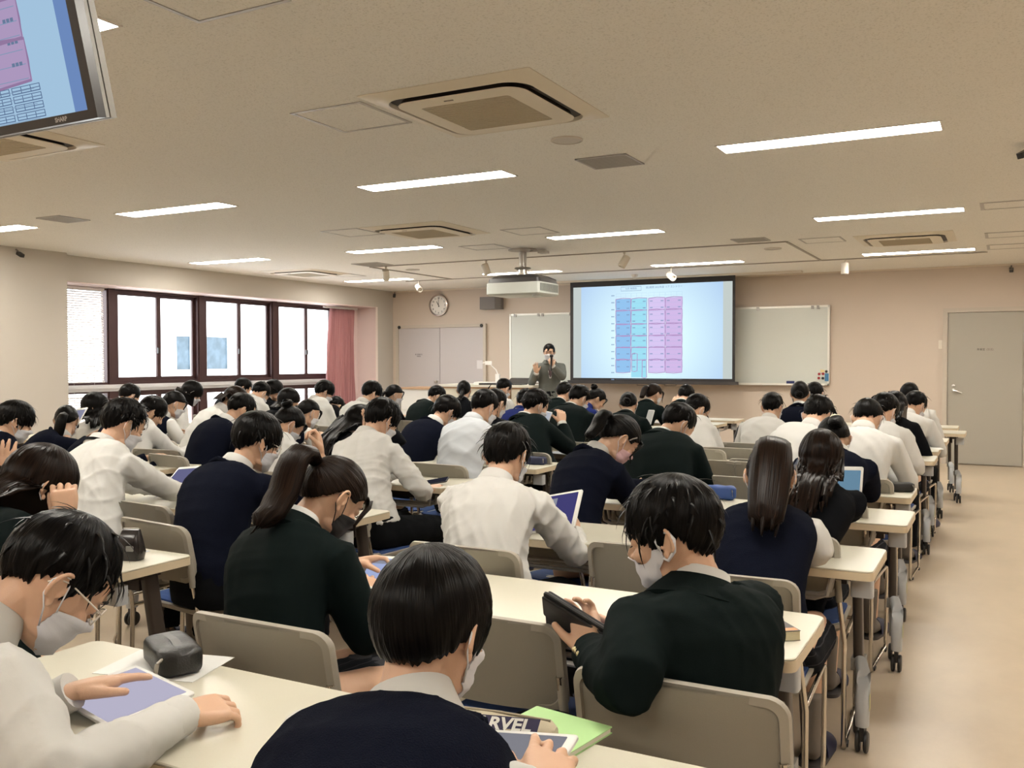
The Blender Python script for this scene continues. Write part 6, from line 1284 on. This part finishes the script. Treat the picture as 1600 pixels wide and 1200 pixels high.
sheet_paper(-.56, 8.32, .2, .21, .29, 'white sheet on a far aisle table before the student nearest the door'); sheet_paper(-1.78, 8.10, -.1, .3, .21, 'pale sheet beside the black triangular pouch'); sheet_paper(-5.9, 5.45, .3, .21, .29, 'white sheet under the arm of the student looking down'); sheet_paper(-3.0, 5.62, 0, .21, .29, 'white sheet at the right end of the bluish shirt table')
sheet_paper(-7.5, 7.62, 0, .3, .21, 'white sheet on the table before the student with hair slide')
def pouch(x, y, rz, L_, w_, h_, m, lab, cat='pencil case', z=.7215, stripe=False, zipper=True, ex=.42):
    t = thing('pencil_case', lab, cat, (x, y, z), rz); rings = []
    for k in range(13):
        u = -1+2*k/12; e = (1-abs(u)**9)**.6 if abs(u) < 1 else .0; e = max(e, .30); ring = []
        for i in range(20):
            a = 2*pi*i/20; ca, sa = cos(a), sin(a); yy = w_/2*e*math.copysign(abs(ca)**ex, ca); zz = h_/2+h_/2*(.55+.45*e)*math.copysign(abs(sa)**ex, sa)*(1+.05*sin(u*7+a*2)); ring.append(Vector((u*L_/2, yy, max(0, zz))))
        rings.append(ring)
    obj('body', MB().loft(rings), m, t, 60)
    if zipper:
        obj('zip', MB().tube([(-L_*.44, -w_*.30, h_*.80), (0, -w_*.36, h_*.86), (L_*.44, -w_*.30, h_*.80)], .0022, 6), mat('zip_tape', (.03, .03, .03), .6), t)
        pl = obj('zip_pull', MB().tube([(L_*.40, -w_*.34, h_*.82), (L_*.43, -w_*.52, h_*.62)], .0035, 6), MZIP, t); obj('pull_tab', MB().tube([(L_*.43, -w_*.52, h_*.62), (L_*.44, -w_*.56, h_*.30)], [(.005, .0015)]*2, 6), MZIP, pl)
    if stripe: obj('stripe', MB().tube([(-L_*.36, 0, h_*.985), (0, .004, h_*1.03), (L_*.36, 0, h_*.985)], [(.010, .0012)]*3, 8), mat('stripe_grey', (.12, .12, .12), .5), t)
    return t
pouch(q['pc0'][0], q['pc0'][1], radians(-28), .20, .105, .062, MLC, 'black leather pencil case with grey stripe at lower left', stripe=True)
pouch(q['pc1'][0], q['pc1'][1]+.02, radians(12), .21, .075, .045, mat('nylon_black', (.009, .009, .009), .6, bump=.2, bscale=500), 'black nylon pencil case beside the suited student')
pouch(q['pcB'][0]-.02, q['pcB'][1], .1, .19, .06, .055, mat('nylon_navy', (.012, .016, .05), .6), 'navy pencil case on the table end at room centre')
pouch(q['bp'][0], q['bp'][1], .1, .17, .08, .07, mat('nylon_blue', (.02, .06, .22), .6), 'blue pencil case left of the student in navy vest')
pouch(q['pc4'][0], q['pc4'][1], radians(20), .19, .075, .05, MATS['nylon_black'], 'black pencil case on the aisle table end beyond scrunchie student')
pouch(q['teal'][0], q['teal'][1], .4, .2, .1, .07, mat('nylon_teal', (.03, .20, .18), .6), 'teal pencil case near the curtain')
t = thing('standing_pouch', 'dark glossy standing pouch on the table edge behind the student in glasses', 'pencil case', (q['pouch'][0]+.01, q['pouch'][1], .7205), radians(20))
rg = []
for z, w_, d in ((0, .085, .055), (.03, .092, .062), (.075, .088, .05), (.105, .07, .022), (.112, .066, .008)): rg.append([Vector((x+.004*sin(z*60), y, z)) for x, y in rrect(w_, d, min(w_, d)*.4, 4)])
obj('body', MB().loft(rg), mat('pouch_gloss', (.016, .013, .013), .2), t, 60); obj('zip', MB().tube([(-.03, 0, .113), (.03, 0, .113)], .003, 6), MZIP, t); obj('label', MB().prism(rrect(.03, .02, .003, 2), 0, .0008, T(.01, -.0298, .045) @ XZ), mat('label_grey', (.2, .2, .2), .4), t)
t = thing('pyramid_pouch', 'black triangular pouch standing on a table below the whiteboard', 'pencil case', (-2.02, 8.06, .7205), .3)
obj('body', MB().loft([[Vector((x*k, y*k, z)) for x, y in rrect(.15, .12, .04, 4)] for z, k in ((0, 1), (.06, .95), (.13, .6), (.17, .25), (.185, .08))]), MATS['nylon_black'], t, 60); obj('flap', MB().tube([(0, -.062, .02), (0, -.055, .09), (0, -.03, .15)], [(.012, .003), (.014, .003), (.006, .003)], 6), MTBK, t)
t = thing('clear_box', 'pale green clear box beside the black triangular pouch', 'box', (-1.86, 8.02, .7205), .1); obj('body', MB().prism(rrect(.12, .08, .006, 2), 0, .045), mat('box_pale_green', (.42, .46, .34), .25), t); obj('lid', MB().prism(rrect(.124, .084, .006, 2), .045, .053), mat('box_lid', (.55, .57, .50), .3), t)
# green notebook and the canvas pencil case with a printed name
t = thing('notebook', 'light green notebook on the nearest table', 'notebook', (q['gn'][0]-.01, q['gn'][1]-.045, .7205), radians(-9))
obj('pages', MB().box(-.086, .087, -.125, .124, .001, .011), mat('paper_edge', (.62, .60, .50), .8), t); obj('cover', MB().prism(rrect(.18, .255, .003, 2), .011, .0125), mat('cover_green', (.36, .58, .25), .5), t); obj('back_cover', MB().prism(rrect(.18, .255, .003, 2), 0, .001), MATS['cover_green'], t); obj('tape_spine', MB().box(.075, .0905, -.1277, .1277, -.0002, .0131), mat('spine_dark', (.04, .05, .03), .5), t) if False else None
MCV = mat('canvas_beige', (.42, .37, .27), .9, bump=.3, bscale=700)
t = pouch(q['mv'][0], q['mv'][1]-.035, radians(6), .23, .088, .042, MCV, 'beige canvas pencil case with a printed name on the nearest table', z=.7335, zipper=False, ex=.8); 
M = T(.008, -.0325, .0385) @ rot('X', radians(46)) @ rot('Z', radians(4))
lb_ = obj('print_box', MB().prism([(-.085, -.014), (.082, -.013), (.085, .016), (-.082, .017)], 0, .0008), mat('print_navy', (.02, .018, .06), .6), t, M=M)
link('lettering', text_mesh('MARVEL', .032, bold=.0011, shear=.12), mat('print_white', (.70, .70, .66), .6), lb_, M=T(0, .001, .0012) @ Matrix.Diagonal((1.18, 1, 1, 1)))
obj('zip', MB().tube([(-.10, .012, .042), (0, .014, .0435), (.10, .012, .042)], .0025, 6), mat('zip_beige', (.30, .26, .19), .7), t); obj('corner_fold', MB().loft([[Vector((.085+a, b, .012)) for a, b in rrect(.045, .06, .015, 3)], [Vector((.082+a, b, .036)) for a, b in rrect(.035, .05, .012, 3)]]), MCV, t, 60)
# thick book
t = thing('book', 'thick paperback with dark cover and round emblem beside the suited student', 'book', (-.545, 2.455, .7205), radians(39))
obj('pages', MB().box(-.052, .0515, -.0735, .0735, .0006, .024), mat('page_cream', (.60, .54, .36), .8, bump=.3, bscale=60, bstretch=(1, 1, 30)), t)
cv = obj('cover', MB().box(-.0535, .053, -.0745, .0745, .024, .0252).box(-.0535, .053, -.0745, .0745, 0, .0006).box(-.0545, -.053, -.0745, .0745, 0, .0252), mat('cover_dark', (.028, .018, .017), .35), t)
obj('emblem', MB().lathe([(.026, .0253), (.026, .0256), (.0, .0256)], 24, T(.012, .012, 0)), mat('emblem_yellow', (.50, .48, .22), .5), cv); obj('emblem_ring', MB().tube([(.012+.018*cos(a), .012+.018*sin(a), .0257) for a in [2*pi*k/24 for k in range(25)]], [(.0022, .0003)]*25, 4, False), mat('emblem_green', (.16, .17, .06), .5), cv)
obj('orange_band', MB().box(.0, .050, -.068, -.047, .0252, .0255), mat('band_orange', (.62, .26, .10), .5), cv)
# microphone and teacher's shirt front and tie
tp = [P for P in PEOPLE if P['id'] == 59][0]['_']; body, N, Hh, arms, MH, bF, bR = tp; org = body.location.copy()
def tchild(name, pts, th, m):
    mb = MB(); a = [Vector(p)-org for p in pts]; b = [p+bF*th for p in a]; mb.loft([a, b]); return obj(name, mb, m, body)
up = Vector((0, 0, 1)); f0 = N+bF*.062-up*.005; f1 = N+bF*.138-up*.25
tchild('shirt_front', [f0-bR*.05, f0+bR*.05, f1+bR*.012, f1-bR*.012], .006, MSHIRT)
tchild('tie', [f0-bR*.014+bF*.007-up*.02, f0+bR*.014+bF*.007-up*.02, f1+bR*.024+bF*.006+up*.06, f1+bF*.006, f1-bR*.024+bF*.006+up*.06], .004, mat('tie_dark_red', (.045, .02, .022), .6))
mic = thing('microphone', 'black hand microphone held at the mouth of the teacher', 'microphone', q['mic1']); d = (Vector(q['mic0'])-Vector(q['mic1'])); d.normalize()
obj('handle', MB().tube([-d*.06, d*.10, d*.13], [.012, .014, .018], 12), MBK, mic, 40); obj('grille_ball', MB().ell(d*.155, (.027, .027, .027)), mat('mic_mesh', (.02, .02, .02), .5, .5, bump=.4, bscale=900), mic, 60)
